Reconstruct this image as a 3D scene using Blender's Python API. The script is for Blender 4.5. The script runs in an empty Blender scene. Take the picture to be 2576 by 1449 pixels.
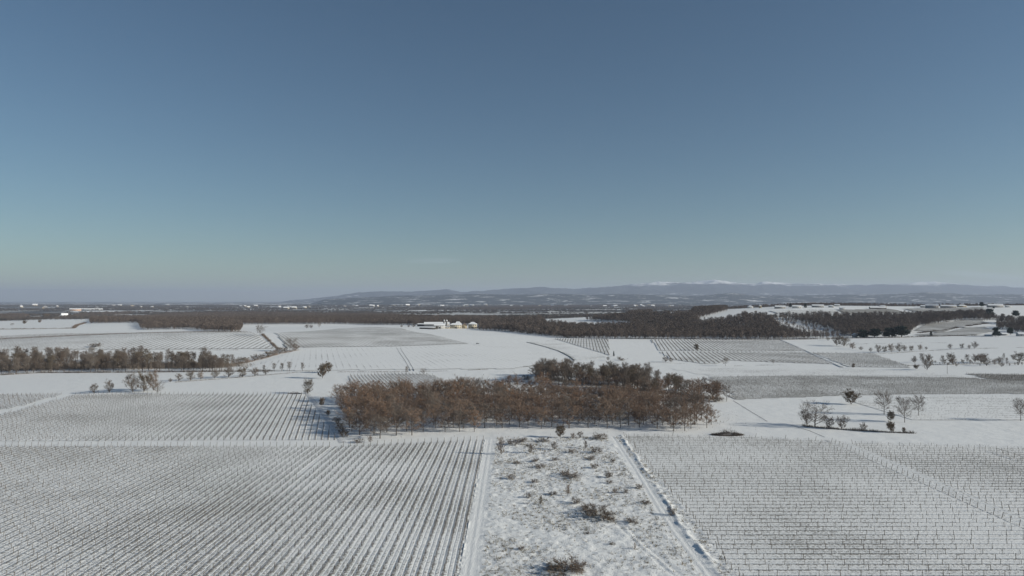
import bpy, math, random
import numpy as np
from mathutils import Vector, Matrix

# ------------------------------------------------------------------ camera, sky, sun, exposure
SC = bpy.context.scene
COL = SC.collection
PW, PH, F = 2576.0, 1449.0, 1717.0          # measuring picture: width, height, focal length in its pixels
HORIZON_Y, CAM_H = 755.0, 62.0
PITCH = math.atan((HORIZON_Y - PH / 2) / F)
cam_data = bpy.data.cameras.new("camera")
cam_data.sensor_width = 36.0
cam_data.lens = 36.0 * F / PW
cam_data.clip_start = 0.5
cam_data.clip_end = 200000.0
cam = bpy.data.objects.new("camera", cam_data)
COL.objects.link(cam)
cam.location = (0, 0, CAM_H)
cam.rotation_euler = (math.radians(90) + PITCH, 0, 0)
SC.camera = cam

SUN_EL, SUN_AZ = math.radians(19.5), math.radians(90 + 12)      # azimuth clockwise from +Y
world = bpy.data.worlds.new("World")
SC.world = world
world.use_nodes = True
wn, wl = world.node_tree.nodes, world.node_tree.links
wn.clear()
w_out = wn.new("ShaderNodeOutputWorld")
w_bg = wn.new("ShaderNodeBackground")
w_sky = wn.new("ShaderNodeTexSky")
w_sky.sky_type = 'NISHITA'
w_sky.sun_disc = False
w_sky.sun_elevation = SUN_EL
w_sky.sun_rotation = SUN_AZ
w_sky.altitude = 300
w_sky.air_density = 1.0
w_sky.dust_density = 0.1
w_sky.ozone_density = 1.5
w_bg.inputs["Strength"].default_value = 0.05
# thin wisps of cloud low in the sky
w_tc = wn.new("ShaderNodeTexCoord")
w_sep = wn.new("ShaderNodeSeparateXYZ")
wl.new(w_tc.outputs["Generated"], w_sep.inputs[0])
def wmath(op, a, b=None, clamp=False):
    n = wn.new("ShaderNodeMath"); n.operation = op; n.use_clamp = clamp
    for i, v in enumerate((a, b)):
        if v is None: continue
        if isinstance(v, (int, float)): n.inputs[i].default_value = v
        else: wl.new(v, n.inputs[i])
    return n.outputs[0]
w_u = wmath('DIVIDE', w_sep.outputs[0], wmath('MAXIMUM', w_sep.outputs[1], 0.05))
w_e = wmath('DIVIDE', w_sep.outputs[2], wmath('MAXIMUM', w_sep.outputs[1], 0.05))
w_cmb = wn.new("ShaderNodeCombineXYZ")
wl.new(wmath('MULTIPLY', w_u, 9.0), w_cmb.inputs[0]); wl.new(wmath('MULTIPLY', w_e, 120.0), w_cmb.inputs[1])
w_noise = wn.new("ShaderNodeTexNoise")
w_noise.inputs["Scale"].default_value = 1.6
w_noise.inputs["Detail"].default_value = 5.0
wl.new(w_cmb.outputs[0], w_noise.inputs["Vector"])
def wisp(u, e, su, se, slope=0.0):
    a = wmath('DIVIDE', wmath('SUBTRACT', w_u, u), su)
    b = wmath('DIVIDE', wmath('SUBTRACT', wmath('SUBTRACT', w_e, e), wmath('MULTIPLY', wmath('SUBTRACT', w_u, u), slope)), se)
    r = wmath('ADD', wmath('MULTIPLY', a, a), wmath('MULTIPLY', b, b))
    return wmath('SUBTRACT', 1.0, r, True)
w_m = wmath('MAXIMUM', wisp(-0.115, 0.0575, 0.05, 0.0045, 0.02), wisp(0.70, 0.036, 0.09, 0.006, -0.08))
w_m = wmath('MULTIPLY', w_m, wmath('MULTIPLY', w_noise.outputs["Fac"], 0.5), True)
w_mix = wn.new("ShaderNodeMix"); w_mix.data_type = 'RGBA'
wl.new(w_m, w_mix.inputs["Factor"])
wl.new(w_sky.outputs[0], w_mix.inputs["A"])
w_mix.inputs["B"].default_value = (9.0, 9.0, 9.2, 1)
w_tint = wn.new("ShaderNodeMix"); w_tint.data_type = 'RGBA'; w_tint.blend_type = 'MULTIPLY'
w_tint.inputs["Factor"].default_value = 1.0
w_tint.inputs["B"].default_value = (0.80, 0.96, 1.03, 1)
wl.new(w_mix.outputs["Result"], w_tint.inputs["A"])
wl.new(w_tint.outputs["Result"], w_bg.inputs["Color"])
wl.new(w_bg.outputs[0], w_out.inputs["Surface"])

sun_data = bpy.data.lights.new("sun", 'SUN')
sun_data.energy = 4.4
sun_data.angle = math.radians(0.55)
sun_data.color = (1.0, 0.945, 0.83)
sun = bpy.data.objects.new("sun", sun_data)
COL.objects.link(sun)
sdir = Vector((math.sin(SUN_AZ) * math.cos(SUN_EL), math.cos(SUN_AZ) * math.cos(SUN_EL), math.sin(SUN_EL)))
sun.rotation_euler = sdir.to_track_quat('Z', 'Y').to_euler()
sun.location = (300, -60, 200)

SC.view_settings.view_transform = 'Standard'
SC.view_settings.look = 'None'
SC.view_settings.gamma = 1.0
SC.view_settings.use_curve_mapping = False
SC.view_settings.exposure = 0.35
SC.render.engine = 'CYCLES'
SC.cycles.use_denoising = True
SC.cycles.max_bounces = 5
SC.cycles.diffuse_bounces = 3
SC.cycles.glossy_bounces = 2
SC.cycles.volume_bounces = 0
SC.cycles.transparent_max_bounces = 4
SC.cycles.use_adaptive_sampling = True
SC.cycles.adaptive_threshold = 0.01

# ------------------------------------------------------------------ terrain height and picking points on it
def sm(t):
    t = np.clip(t, 0.0, 1.0)
    return t * t * (3 - 2 * t)

def height(x, y):
    x = np.asarray(x, float); y = np.asarray(y, float)
    r = np.hypot(x, y)
    yy = np.maximum(y, 1.0)
    u = np.where(y > 200, x / yy, 0.0)
    h = np.zeros(np.broadcast(x, y).shape)
    # gentle swells in the middle distance
    w = sm((r - 420) / 300) * (y > 0)
    h = h + w * (3.0 * np.sin(x / 210.0 + 0.6) * np.sin(y / 260.0 + 0.3) + 1.5 * np.sin(x / 120.0 - y / 170.0))
    # low hill with the sloping field on the left
    h = h + 9.0 * np.exp(-((x + 480) / 260.0) ** 2 - ((y - 980) / 170.0) ** 2) * (y > 0)
    h = h + 7.0 * np.exp(-((x + 150) / 220.0) ** 2 - ((y - 1080) / 180.0) ** 2) * (y > 0)
    # long ridge with houses on the right
    lat = sm((u - 0.0) / 0.46) * (y > 200)
    ridge = 50.0 * sm((y - 1150) / 850.0) * (1 - sm((y - 2500) / 1600.0))
    h = h + ridge * lat
    # valley and plain beyond
    h = h - 26.0 * sm((r - 1700) / 2300.0) * (y > 0)
    return h

def ray(px, py):
    a, b = (px - PW / 2) / F, (PH / 2 - py) / F
    d = np.array([a, math.cos(PITCH) - b * math.sin(PITCH), math.sin(PITCH) + b * math.cos(PITCH)])
    return d / d[1]
_S = np.concatenate([np.geomspace(60, 60000, 2600)])
def at(px, py):
    """point of the ground seen at (px, py) of the measuring picture"""
    d = ray(px, py)
    z = CAM_H + d[2] * _S
    below = np.nonzero(z < height(d[0] * _S, d[1] * _S))[0]
    if len(below) == 0: s = 50000.0
    else:
        i = below[0]
        lo, hi = (_S[i - 1] if i else 30.0), _S[i]
        for _ in range(24):
            m = 0.5 * (lo + hi)
            if CAM_H + d[2] * m < float(height(d[0] * m, d[1] * m)): hi = m
            else: lo = m
        s = hi
    x, y = d[0] * s, d[1] * s
    return np.array([x, y, float(height(x, y))])
def poly(pts): return np.array([at(*p)[:2] for p in pts])
def inside(P, x, y):
    x = np.asarray(x); y = np.asarray(y)
    r = np.zeros(x.shape, bool)
    n = len(P)
    for i in range(n):
        x1, y1 = P[i]; x2, y2 = P[(i + 1) % n]
        c = ((y1 > y) != (y2 > y))
        with np.errstate(divide='ignore', invalid='ignore'):
            xi = (x2 - x1) * (y - y1) / (y2 - y1 + 1e-12) + x1
        r ^= c & (x < xi)
    return r

# ------------------------------------------------------------------ mesh and object helpers
def mesh(name, V, Fc, mats=(), idx=None, smooth=False):
    V = np.asarray(V, np.float32).reshape(-1, 3)
    Fc = np.asarray(Fc, np.int32)
    k = Fc.shape[1]
    me = bpy.data.meshes.new(name)
    me.vertices.add(len(V)); me.vertices.foreach_set("co", V.ravel())
    me.loops.add(Fc.size); me.loops.foreach_set("vertex_index", Fc.ravel())
    me.polygons.add(len(Fc))
    me.polygons.foreach_set("loop_start", np.arange(0, Fc.size, k, dtype=np.int32))
    me.polygons.foreach_set("loop_total", np.full(len(Fc), k, np.int32))
    for m in mats: me.materials.append(m)
    if idx is not None: me.polygons.foreach_set("material_index", np.asarray(idx, np.int32))
    if smooth: me.polygons.foreach_set("use_smooth", np.ones(len(Fc), bool))
    me.update(calc_edges=True)
    return me
def obj(name, me, parent=None, loc=None):
    o = bpy.data.objects.new(name, me)
    COL.objects.link(o)
    if parent is not None: o.parent = parent
    if loc is not None: o.location = loc
    return o
def tag(o, label, cat=None, group=None, kind=None):
    o["label"] = label
    if cat: o["category"] = cat
    if group: o["group"] = group
    if kind: o["kind"] = kind
    return o
def empty(name, loc, rz=0.0, sc=1.0):
    o = bpy.data.objects.new(name, None)
    COL.objects.link(o)
    o.empty_display_size = 0.5
    o.location = loc; o.rotation_euler = (0, 0, rz)
    o.scale = (sc, sc, sc) if np.isscalar(sc) else sc
    return o

class MB:
    """collects triangles"""
    def __init__(s): s.v = []; s.f = []; s.m = []; s.n = 0
    def add(s, V, T, mi=0):
        V = np.asarray(V, float).reshape(-1, 3); T = np.asarray(T, int).reshape(-1, 3)
        s.v.append(V); s.f.append(T + s.n); s.m.append(np.full(len(T), mi)); s.n += len(V)
    def quads(s, V, Q, mi=0):
        Q = np.asarray(Q, int).reshape(-1, 4)
        s.add(V, np.vstack([Q[:, [0, 1, 2]], Q[:, [0, 2, 3]]]), mi)
    def box(s, lo, hi, mi=0, rz=0.0, c=(0, 0, 0)):
        x0, y0, z0 = lo; x1, y1, z1 = hi
        V = np.array([[x0, y0, z0], [x1, y0, z0], [x1, y1, z0], [x0, y1, z0], [x0, y0, z1], [x1, y0, z1], [x1, y1, z1], [x0, y1, z1]], float)
        if rz:
            cc, ss = math.cos(rz), math.sin(rz)
            V[:, :2] = V[:, :2] @ np.array([[cc, ss], [-ss, cc]])
        V = V + np.asarray(c)
        s.quads(V, [[0, 3, 2, 1], [4, 5, 6, 7], [0, 1, 5, 4], [1, 2, 6, 5], [2, 3, 7, 6], [3, 0, 4, 7]], mi)
    def tube(s, P, R, n=5, mi=0):
        P = np.asarray(P, float); R = np.asarray(R, float)
        d = np.gradient(P, axis=0); d /= np.linalg.norm(d, axis=1)[:, None] + 1e-9
        ref = np.where(np.abs(d[:, 2:3]) > 0.9, np.array([[1., 0, 0]]), np.array([[0, 0, 1.]]))
        a = np.cross(d, ref); a /= np.linalg.norm(a, axis=1)[:, None] + 1e-9
        b = np.cross(d, a)
        t = np.linspace(0, 2 * math.pi, n, endpoint=False)
        V = P[:, None] + R[:, None, None] * (np.cos(t)[None, :, None] * a[:, None] + np.sin(t)[None, :, None] * b[:, None])
        Q = []
        for i in range(len(P) - 1):
            for j in range(n):
                Q.append([i * n + j, i * n + (j + 1) % n, (i + 1) * n + (j + 1) % n, (i + 1) * n + j])
        s.quads(V.reshape(-1, 3), Q, mi)
        k = (len(P) - 1) * n
        s.add(V.reshape(-1, 3)[k:k + n], [[0, j, j + 1] for j in range(1, n - 1)], mi)
    def spikes(s, B, D, L, W, rng, mi=0):
        """thin tapering twigs: base points, directions, lengths, widths"""
        B = np.asarray(B, float); D = D / (np.linalg.norm(D, axis=1)[:, None] + 1e-9)
        q = rng.normal(size=B.shape); q = np.cross(D, q); q /= np.linalg.norm(q, axis=1)[:, None] + 1e-9
        w = np.asarray(W)[..., None] * 0.5 * np.ones((len(B), 1)); l = np.asarray(L)[..., None] * np.ones((len(B), 1))
        V = np.stack([B - q * w, B + q * w, B + D * l], 1).reshape(-1, 3)
        s.add(V, np.arange(len(V)).reshape(-1, 3), mi)
    def leaves(s, C, S, rng, mi=0):
        n = len(C)
        a = rng.normal(size=(n, 3)); a /= np.linalg.norm(a, axis=1)[:, None]
        b = np.cross(a, rng.normal(size=(n, 3))); b /= np.linalg.norm(b, axis=1)[:, None]
        S = np.asarray(S)[..., None] * np.ones((n, 1))
        V = np.stack([C - a * S, C + b * S * 0.6, C + a * S, C - b * S * 0.6], 1).reshape(-1, 3)
        s.quads(V, np.arange(len(V)).reshape(-1, 4), mi)
    def mesh(s, name, mats, smooth=False):
        return mesh(name, np.vstack(s.v), np.vstack(s.f), mats, np.concatenate(s.m), smooth)

# ------------------------------------------------------------------ materials
def new_mat(name):
    m = bpy.data.materials.new(name); m.use_nodes = True
    nt = m.node_tree
    b = nt.nodes["Principled BSDF"]
    return m, nt.nodes, nt.links, b
class NT:
    """small node-building helper"""
    def __init__(s, m): s.n, s.l = m.node_tree.nodes, m.node_tree.links
    def put(s, v, sock):
        if isinstance(v, (int, float)): sock.default_value = v
        elif isinstance(v, tuple): sock.default_value = v
        else: s.l.new(v, sock)
    def math(s, op, a, b=None, clamp=False):
        n = s.n.new("ShaderNodeMath"); n.operation = op; n.use_clamp = clamp
        s.put(a, n.inputs[0])
        if b is not None: s.put(b, n.inputs[1])
        return n.outputs[0]
    def pos(s): return s.n.new("ShaderNodeNewGeometry").outputs["Position"]
    def noise(s, scale, detail=3.0, vec=None, rough=0.55):
        n = s.n.new("ShaderNodeTexNoise"); n.inputs["Scale"].default_value = scale
        n.inputs["Detail"].default_value = detail; n.inputs["Roughness"].default_value = rough
        s.l.new(vec if vec is not None else s.pos(), n.inputs["Vector"])
        return n.outputs["Fac"]
    def step(s, v, lo, hi):
        n = s.n.new("ShaderNodeMapRange"); n.interpolation_type = 'SMOOTHSTEP'
        s.put(v, n.inputs[0]); n.inputs[1].default_value = lo; n.inputs[2].default_value = hi
        return n.outputs[0]
    def mix(s, f, a, b):
        n = s.n.new("ShaderNodeMix"); n.data_type = 'RGBA'
        s.put(f, n.inputs["Factor"])
        for v, k in ((a, "A"), (b, "B")):
            if isinstance(v, tuple): n.inputs[k].default_value = (*v, 1) if len(v) == 3 else v
            else: s.l.new(v, n.inputs[k])
        return n.outputs["Result"]
    def bump(s, h, strength, dist, bsdf):
        n = s.n.new("ShaderNodeBump"); n.inputs["Strength"].default_value = strength; n.inputs["Distance"].default_value = dist
        s.l.new(h, n.inputs["Height"]); s.l.new(n.outputs[0], bsdf.inputs["Normal"])
    def scaled(s, v):
        n = s.n.new("ShaderNodeVectorMath"); n.operation = 'MULTIPLY'
        s.l.new(s.pos(), n.inputs[0]); n.inputs[1].default_value = v
        return n.outputs[0]

SNOW = (0.81, 0.82, 0.81)
GRASS = (0.16, 0.14, 0.10)
def plain_mat(name, c, rough=0.8, var=0.0, scale=3.0):
    m, n, l, b = new_mat(name)
    b.inputs["Roughness"].default_value = rough
    b.inputs["Specular IOR Level"].default_value = 0.25
    if var:
        t = NT(m)
        f = t.noise(scale, 3)
        l.new(t.mix(f, tuple(x * (1 - var) for x in c), tuple(min(1, x * (1 + var)) for x in c)), b.inputs["Base Color"])
    else: b.inputs["Base Color"].default_value = (*c, 1)
    return m
def random_mat(name, c1, c2, rough=0.85):
    """colour that differs from plant to plant"""
    m, n, l, b = new_mat(name)
    t = NT(m)
    info = n.new("ShaderNodeObjectInfo")
    f = t.noise(0.5, 2)
    l.new(t.mix(t.math('ADD', t.math('MULTIPLY', info.outputs["Random"], 0.7), t.math('MULTIPLY', f, 0.3), True), c1, c2), b.inputs["Base Color"])
    b.inputs["Roughness"].default_value = rough
    b.inputs["Specular IOR Level"].default_value = 0.15
    return m
def snow_mat(name, speck=0.08, bump=0.4, patch=0.0, aniso=(1, 1, 1), speck_scale=1.3, tint=SNOW):
    m, n, l, b = new_mat(name)
    t = NT(m)
    f = t.noise(speck_scale, 4, t.scaled(aniso), 0.65)
    big = t.noise(0.021, 4)
    th = 0.70 - speck
    cover = t.step(t.math('ADD', f, t.math('MULTIPLY', t.math('SUBTRACT', big, 0.5), patch)), th, th + 0.13)
    fine = t.noise(0.35, 3)
    base = t.mix(fine, tuple(c * 0.94 for c in tint), tint)
    l.new(t.mix(cover, base, GRASS), b.inputs["Base Color"])
    b.inputs["Roughness"].default_value = 0.65
    b.inputs["Specular IOR Level"].default_value = 0.2
    t.bump(t.noise(1.1, 4), bump, 0.25, b)
    return m
def vineyard_mat(name, nrm, c, period, speck=0.5, row=0.55, tracks=(0.30, 0.70), bump=0.5, track_amt=1.0, scale=1.5):
    """snowy vineyard floor: weedy strip under every vine row, wheel tracks pressed clean between them"""
    m, n, l, b = new_mat(name)
    t = NT(m)
    d = n.new("ShaderNodeVectorMath"); d.operation = 'DOT_PRODUCT'
    l.new(t.pos(), d.inputs[0]); d.inputs[1].default_value = (nrm[0], nrm[1], 0)
    wob = t.math('MULTIPLY', t.math('SUBTRACT', t.noise(0.25, 2), 0.5), 0.35)
    ph = t.math('FRACT', t.math('ADD', t.math('DIVIDE', t.math('SUBTRACT', t.math('ADD', d.outputs["Value"], wob), c), period), 1000.5))
    dist = t.math('ABSOLUTE', t.math('SUBTRACT', ph, 0.5))          # 0 at the row
    strip = t.math('SUBTRACT', 1.0, t.step(dist, 0.05, 0.17))
    tr = None
    for k in tracks:
        k2 = (k + 0.5) % 1.0
        g = t.math('SUBTRACT', 1.0, t.step(t.math('ABSOLUTE', t.math('SUBTRACT', ph, k2)), 0.03, 0.075))
        tr = g if tr is None else t.math('MAXIMUM', tr, g)
    f = t.noise(scale, 4, None, 0.7)
    big = t.noise(0.018, 3)
    v = t.math('ADD', f, t.math('MULTIPLY', t.math('SUBTRACT', big, 0.5), 0.5))
    v = t.math('ADD', v, t.math('MULTIPLY', strip, 0.10 * row / 0.55))
    v = t.math('SUBTRACT', v, t.math('MULTIPLY', tr, 0.3 * track_amt))
    th = 0.78 - 0.36 * speck
    cover = t.step(v, th, th + 0.2)
    l.new(t.mix(t.math('MULTIPLY', cover, 0.85), SNOW, (0.17, 0.155, 0.13)), b.inputs["Base Color"])
    b.inputs["Roughness"].default_value = 0.7
    b.inputs["Specular IOR Level"].default_value = 0.15
    hh = t.math('ADD', t.math('MULTIPLY', t.noise(1.1, 5, None, 0.65), 1.1), t.math('MULTIPLY', cover, 0.5))
    hh = t.math('SUBTRACT', hh, t.math('MULTIPLY', tr, 0.4 * track_amt))
    t.bump(hh, bump, 0.22, b)
    return m

M = {}
M['wood'] = plain_mat("weathered wood", (0.13, 0.11, 0.09), 0.9, 0.35, 1.5)
M['vine'] = plain_mat("vine wood", (0.095, 0.075, 0.06), 0.9, 0.3, 1.0)
M['wire'] = plain_mat("galvanised wire", (0.10, 0.10, 0.10), 0.6)
M['bark'] = random_mat("tree bark", (0.075, 0.062, 0.052), (0.12, 0.10, 0.085))
M['twig_oak'] = random_mat("oak twigs", (0.15, 0.112, 0.088), (0.275, 0.21, 0.165))
M['leaf_oak'] = random_mat("withered oak leaves", (0.18, 0.12, 0.085), (0.33, 0.18, 0.095))
M['twig_grey'] = random_mat("grey twigs", (0.13, 0.108, 0.092), (0.22, 0.187, 0.158))
M['twig_dark'] = random_mat("dark twigs", (0.10, 0.08, 0.065), (0.165, 0.13, 0.105))
M['twig_olive'] = random_mat("olive brown twigs", (0.115, 0.095, 0.07), (0.175, 0.145, 0.11))
M['leaf_dry'] = random_mat("dry leaves", (0.12, 0.092, 0.06), (0.19, 0.125, 0.075))
M['needles'] = random_mat("evergreen needles", (0.028, 0.043, 0.036), (0.05, 0.068, 0.055))
M['straw'] = random_mat("dead grass", (0.17, 0.14, 0.095), (0.26, 0.22, 0.15))
M['snow'] = snow_mat("field snow", 0.03, 0.35, 0.16)

# ------------------------------------------------------------------ value noise for shaped ground
_nr = np.random.default_rng(7)
_T = _nr.random((256, 256))
def vnoise(x, y):
    x = np.asarray(x, float); y = np.asarray(y, float)
    xi, yi = np.floor(x).astype(int), np.floor(y).astype(int)
    fx, fy = x - xi, y - yi
    fx, fy = fx * fx * (3 - 2 * fx), fy * fy * (3 - 2 * fy)
    a = _T[xi % 256, yi % 256]; b = _T[(xi + 1) % 256, yi % 256]
    c = _T[xi % 256, (yi + 1) % 256]; d = _T[(xi + 1) % 256, (yi + 1) % 256]
    return (a * (1 - fx) + b * fx) * (1 - fy) + (c * (1 - fx) + d * fx) * fy
def fbm(x, y, o=4):
    s, a, t = 0.0, 1.0, 0.0
    for k in range(o):
        s = s + a * vnoise(x * 2 ** k + 17.3 * k, y * 2 ** k + 5.1 * k); t += a; a *= 0.5
    return s / t
def grid_faces(nu, nv):
    i = np.arange(nu - 1)[:, None] * nv + np.arange(nv - 1)[None, :]
    return np.stack([i, i + nv, i + nv + 1, i + 1], -1).reshape(-1, 4)

# ------------------------------------------------------------------ ground sheet
def ground_mat():
    m, n, l, b = new_mat("snowy countryside")
    t = NT(m)
    r = n.new("ShaderNodeVectorMath"); r.operation = 'LENGTH'
    l.new(t.pos(), r.inputs[0])
    f = t.noise(1.2, 4, None, 0.65)
    big = t.noise(0.02, 4)
    cover = t.step(t.math('ADD', f, t.math('MULTIPLY', t.math('SUBTRACT', big, 0.5), 0.30)), 0.66, 0.80)
    fine = t.noise(0.3, 3)
    base = t.mix(fine, tuple(c * 0.94 for c in SNOW), SNOW)
    near = t.mix(cover, base, GRASS)
    # beyond a few kilometres: woods, hedges and farmland too small to tell apart
    v = t.noise(1.0, 5, t.scaled((0.0011, 0.0030, 0.0)), 0.62)
    v2 = t.noise(1.0, 3, t.scaled((0.006, 0.012, 0.0)), 0.6)
    wood = t.step(t.math('ADD', v, t.math('MULTIPLY', v2, 0.25)), 0.555, 0.60)
    farz = t.step(r.outputs["Value"], 3400.0, 5200.0)
    l.new(t.mix(t.math('MULTIPLY', wood, farz), near, (0.085, 0.078, 0.072)), b.inputs["Base Color"])
    b.inputs["Roughness"].default_value = 0.65
    b.inputs["Specular IOR Level"].default_value = 0.2
    t.bump(t.math('ADD', t.noise(0.9, 4), t.math('MULTIPLY', t.noise(0.11, 4), 5.0)), 0.35, 0.25, b)
    return m
az = np.radians(np.concatenate([np.arange(-48, 48.01, 0.32), np.arange(54, 312 - 3, 6.0)]))
rad = np.concatenate([[0.5, 20], np.geomspace(60, 56000, 470)])
A_, R_ = np.meshgrid(az, rad, indexing='ij')
GX, GY = R_ * np.sin(A_), R_ * np.cos(A_)
GZ = height(GX, GY)
nu, nv = A_.shape
gf = grid_faces(nu, nv)
wrap = np.arange(nv - 1)
gf = np.vstack([gf, np.stack([(nu - 1) * nv + wrap, wrap, wrap + 1, (nu - 1) * nv + wrap + 1], -1)])
ground = obj("ground", mesh("ground", np.stack([GX, GY, GZ], -1), gf[:, ::-1], [ground_mat()], None, True))
tag(ground, "snow covered farmland stretching to the horizon", "ground", kind="structure")

# ------------------------------------------------------------------ mountains and far hills
def mountain_mat(name, snowline, lowsnow, forest=(0.055, 0.062, 0.068), lim=0.555):
    m, n, l, b = new_mat(name)
    t = NT(m)
    p = t.pos()
    sp = n.new("ShaderNodeSeparateXYZ"); l.new(p, sp.inputs[0])
    v = t.noise(1.0, 6, t.scaled((0.0011, 0.0009, 0.004)), 0.65)
    hi = t.step(t.math('ADD', sp.outputs[2], t.math('MULTIPLY', v, 560.0)), snowline, snowline + 130)
    v2 = t.noise(1.0, 5, t.scaled((0.0021, 0.0038, 0.0)), 0.72)
    lo = t.math('MULTIPLY', t.step(v2, lim, lim + 0.06), t.math('SUBTRACT', 1.0, t.step(sp.outputs[2], lowsnow * 0.4, lowsnow)))
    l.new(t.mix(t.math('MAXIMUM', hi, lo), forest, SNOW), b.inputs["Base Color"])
    b.inputs["Roughness"].default_value = 0.9
    b.inputs["Specular IOR Level"].default_value = 0.0
    return m
def mountains(name, label, profile, Y0, Y1, Y2, mat, seed, base=-26.0, rough=0.62, nuq=640, jag=0.0013):
    px = np.array([p[0] for p in profile], float); py = np.array([p[1] for p in profile], float)
    U = np.linspace((px[0] - PW / 2) / F, (px[-1] - PW / 2) / F, nuq)
    top = CAM_H + (HORIZON_Y - np.interp(U, (px - PW / 2) / F, py)) / F * Y1
    bump_ = (vnoise(U * 330 + seed, U * 0 + seed) - 0.5) * jag * Y1 * np.clip((top - base) / 300, 0, 1)
    Y = np.concatenate([np.linspace(Y0, Y1, 46), np.linspace(Y1, Y2, 14)[1:]])
    uu, yy = np.meshgrid(U, Y, indexing='ij')
    t = np.where(yy <= Y1, (yy - Y0) / (Y1 - Y0), (Y2 - yy) / (Y2 - Y1))
    x = uu * yy
    n1 = fbm(x / 2000 + seed, yy / 3400 + seed, 5)
    ridge = 1 - np.abs(2 * n1 - 1)
    shape = sm(t) * (1 - rough) + rough * sm(t) * ridge * 1.4
    tl = np.clip(t, 0, 1)
    shape = shape * (1 - tl ** 6) + tl ** 6 * sm(tl)
    z = base - 6 + (top[:, None] - base + 6) * shape + bump_[:, None] * np.clip(tl, 0, 1) ** 5
    fade = np.clip(np.minimum(uu - U[0], U[-1] - uu) / 0.02, 0, 1)
    z = base - 6 + (z - base + 6) * fade
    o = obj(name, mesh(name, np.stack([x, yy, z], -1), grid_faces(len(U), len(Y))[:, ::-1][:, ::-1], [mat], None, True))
    tag(o, label, "mountains", kind="structure")
    return o
SKY = [(700, 757), (780, 752), (840, 746), (880, 741), (905, 737), (960, 734), (1020, 736), (1080, 734), (1125, 731), (1160, 737), (1220, 734), (1270, 730), (1320, 728),
       (1370, 725), (1400, 727), (1445, 731), (1500, 725), (1560, 722), (1620, 717), (1660, 713), (1700, 716), (1740, 714), (1780, 711),
       (1800, 709), (1830, 713), (1880, 717), (1920, 713), (1960, 716), (2000, 718), (2050, 716), (2100, 715), (2140, 719), (2180, 721),
       (2240, 717), (2300, 716), (2350, 713), (2400, 718), (2450, 722), (2500, 722), (2540, 725), (2576, 727), (2700, 726), (2850, 732), (3000, 738)]
mountains("mountains", "long blue mountain range with snowy crests on the horizon", SKY, 21000, 31000, 37000, mountain_mat("mountain forest and snow", 945, 420), 3.0)
FOOT = [(780, 755), (860, 751), (940, 747), (1000, 744), (1100, 743), (1200, 741), (1300, 742), (1400, 740), (1480, 743), (1560, 741), (1660, 743),
        (1760, 745), (1840, 738), (1900, 744), (2000, 744), (2100, 742), (2250, 740), (2330, 736), (2420, 741), (2550, 741), (2700, 742), (2900, 750)]
mountains("foothills", "low wooded foothills with snowy clearings below the mountains", FOOT, 12500, 16500, 20500, mountain_mat("foothill woods and snow", 1400, 900), 11.0, rough=0.45)
BANK = [(-500, 731), (-200, 729), (0, 728), (250, 728), (450, 729), (650, 733), (800, 738), (950, 742), (1100, 746), (1250, 750)]
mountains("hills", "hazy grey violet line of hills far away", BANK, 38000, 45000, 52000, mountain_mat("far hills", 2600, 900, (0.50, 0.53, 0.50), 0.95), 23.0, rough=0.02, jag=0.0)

# ------------------------------------------------------------------ the air: thin haze over the whole land
hz = MB(); hz.box((-60000, -60000, -28.5), (60000, 60000, 980))
hm = bpy.data.materials.new("pale haze"); hm.use_nodes = True
hm.node_tree.nodes.clear()
ho = hm.node_tree.nodes.new("ShaderNodeOutputMaterial")
hv = hm.node_tree.nodes.new("ShaderNodeVolumePrincipled")
hv.inputs["Color"].default_value = (0.68, 0.79, 1.0, 1)
hv.inputs["Density"].default_value = 3.7e-5
hv.inputs["Anisotropy"].default_value = 0.1
hm.node_tree.links.new(hv.outputs[0], ho.inputs["Volume"])
haze = obj("haze", hz.mesh("haze", [hm]))
tag(haze, "thin pale haze lying over the wide plain", "haze", kind="stuff")

# ------------------------------------------------------------------ field floors
def frame(theta):
    th = math.radians(theta)
    return np.array([math.sin(th), math.cos(th)]), np.array([math.cos(th), -math.sin(th)])
def field_floor(name, label, P, theta, mat, lift=0.06, da=2.0, dn=0.4, prof=None, extra=None):
    """a field's own ground, following the land, cut to the polygon P"""
    a, nn = frame(theta)
    s = P @ a; q = P @ nn
    S = np.arange(s.min() - da, s.max() + da, da); Q = np.arange(q.min() - dn, q.max() + dn, dn)
    SS, QQ = np.meshgrid(S, Q, indexing='ij')
    X = SS * a[0] + QQ * nn[0]; Y = SS * a[1] + QQ * nn[1]
    Z = height(X, Y) + lift
    if prof is not None: Z = Z + prof(X, Y, SS, QQ)
    f = grid_faces(len(S), len(Q))
    cx = X.ravel()[f].mean(1); cy = Y.ravel()[f].mean(1)
    f = f[inside(P, cx, cy)]
    used, inv = np.unique(f, return_inverse=True)
    V = np.stack([X, Y, Z], -1).reshape(-1, 3)[used]
    f = inv.reshape(-1, 4)
    # make sure the faces look up
    a0, a1, a2 = V[f[0, 0]], V[f[0, 1]], V[f[0, 2]]
    if np.cross(a1 - a0, a2 - a0)[2] < 0: f = f[:, ::-1]
    o = obj(name, mesh(name, V, f, [mat], None, True))
    tag(o, label, "field", kind="structure")
    return o
def row_lines(P, theta, c, period):
    """segments of parallel rows inside polygon P: (k, start, end)"""
    a, nn = frame(theta)
    s = P @ a; q = P @ nn
    out = []
    for k in range(math.ceil((q.min() - c) / period), math.floor((q.max() - c) / period) + 1):
        t = np.arange(s.min(), s.max(), 0.5)
        pts = t[:, None] * a + (c + k * period) * nn
        ok = np.nonzero(inside(P, pts[:, 0], pts[:, 1]))[0]
        if len(ok) > 8: out.append((k, pts[ok[0]], pts[ok[-1]]))
    return out

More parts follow.
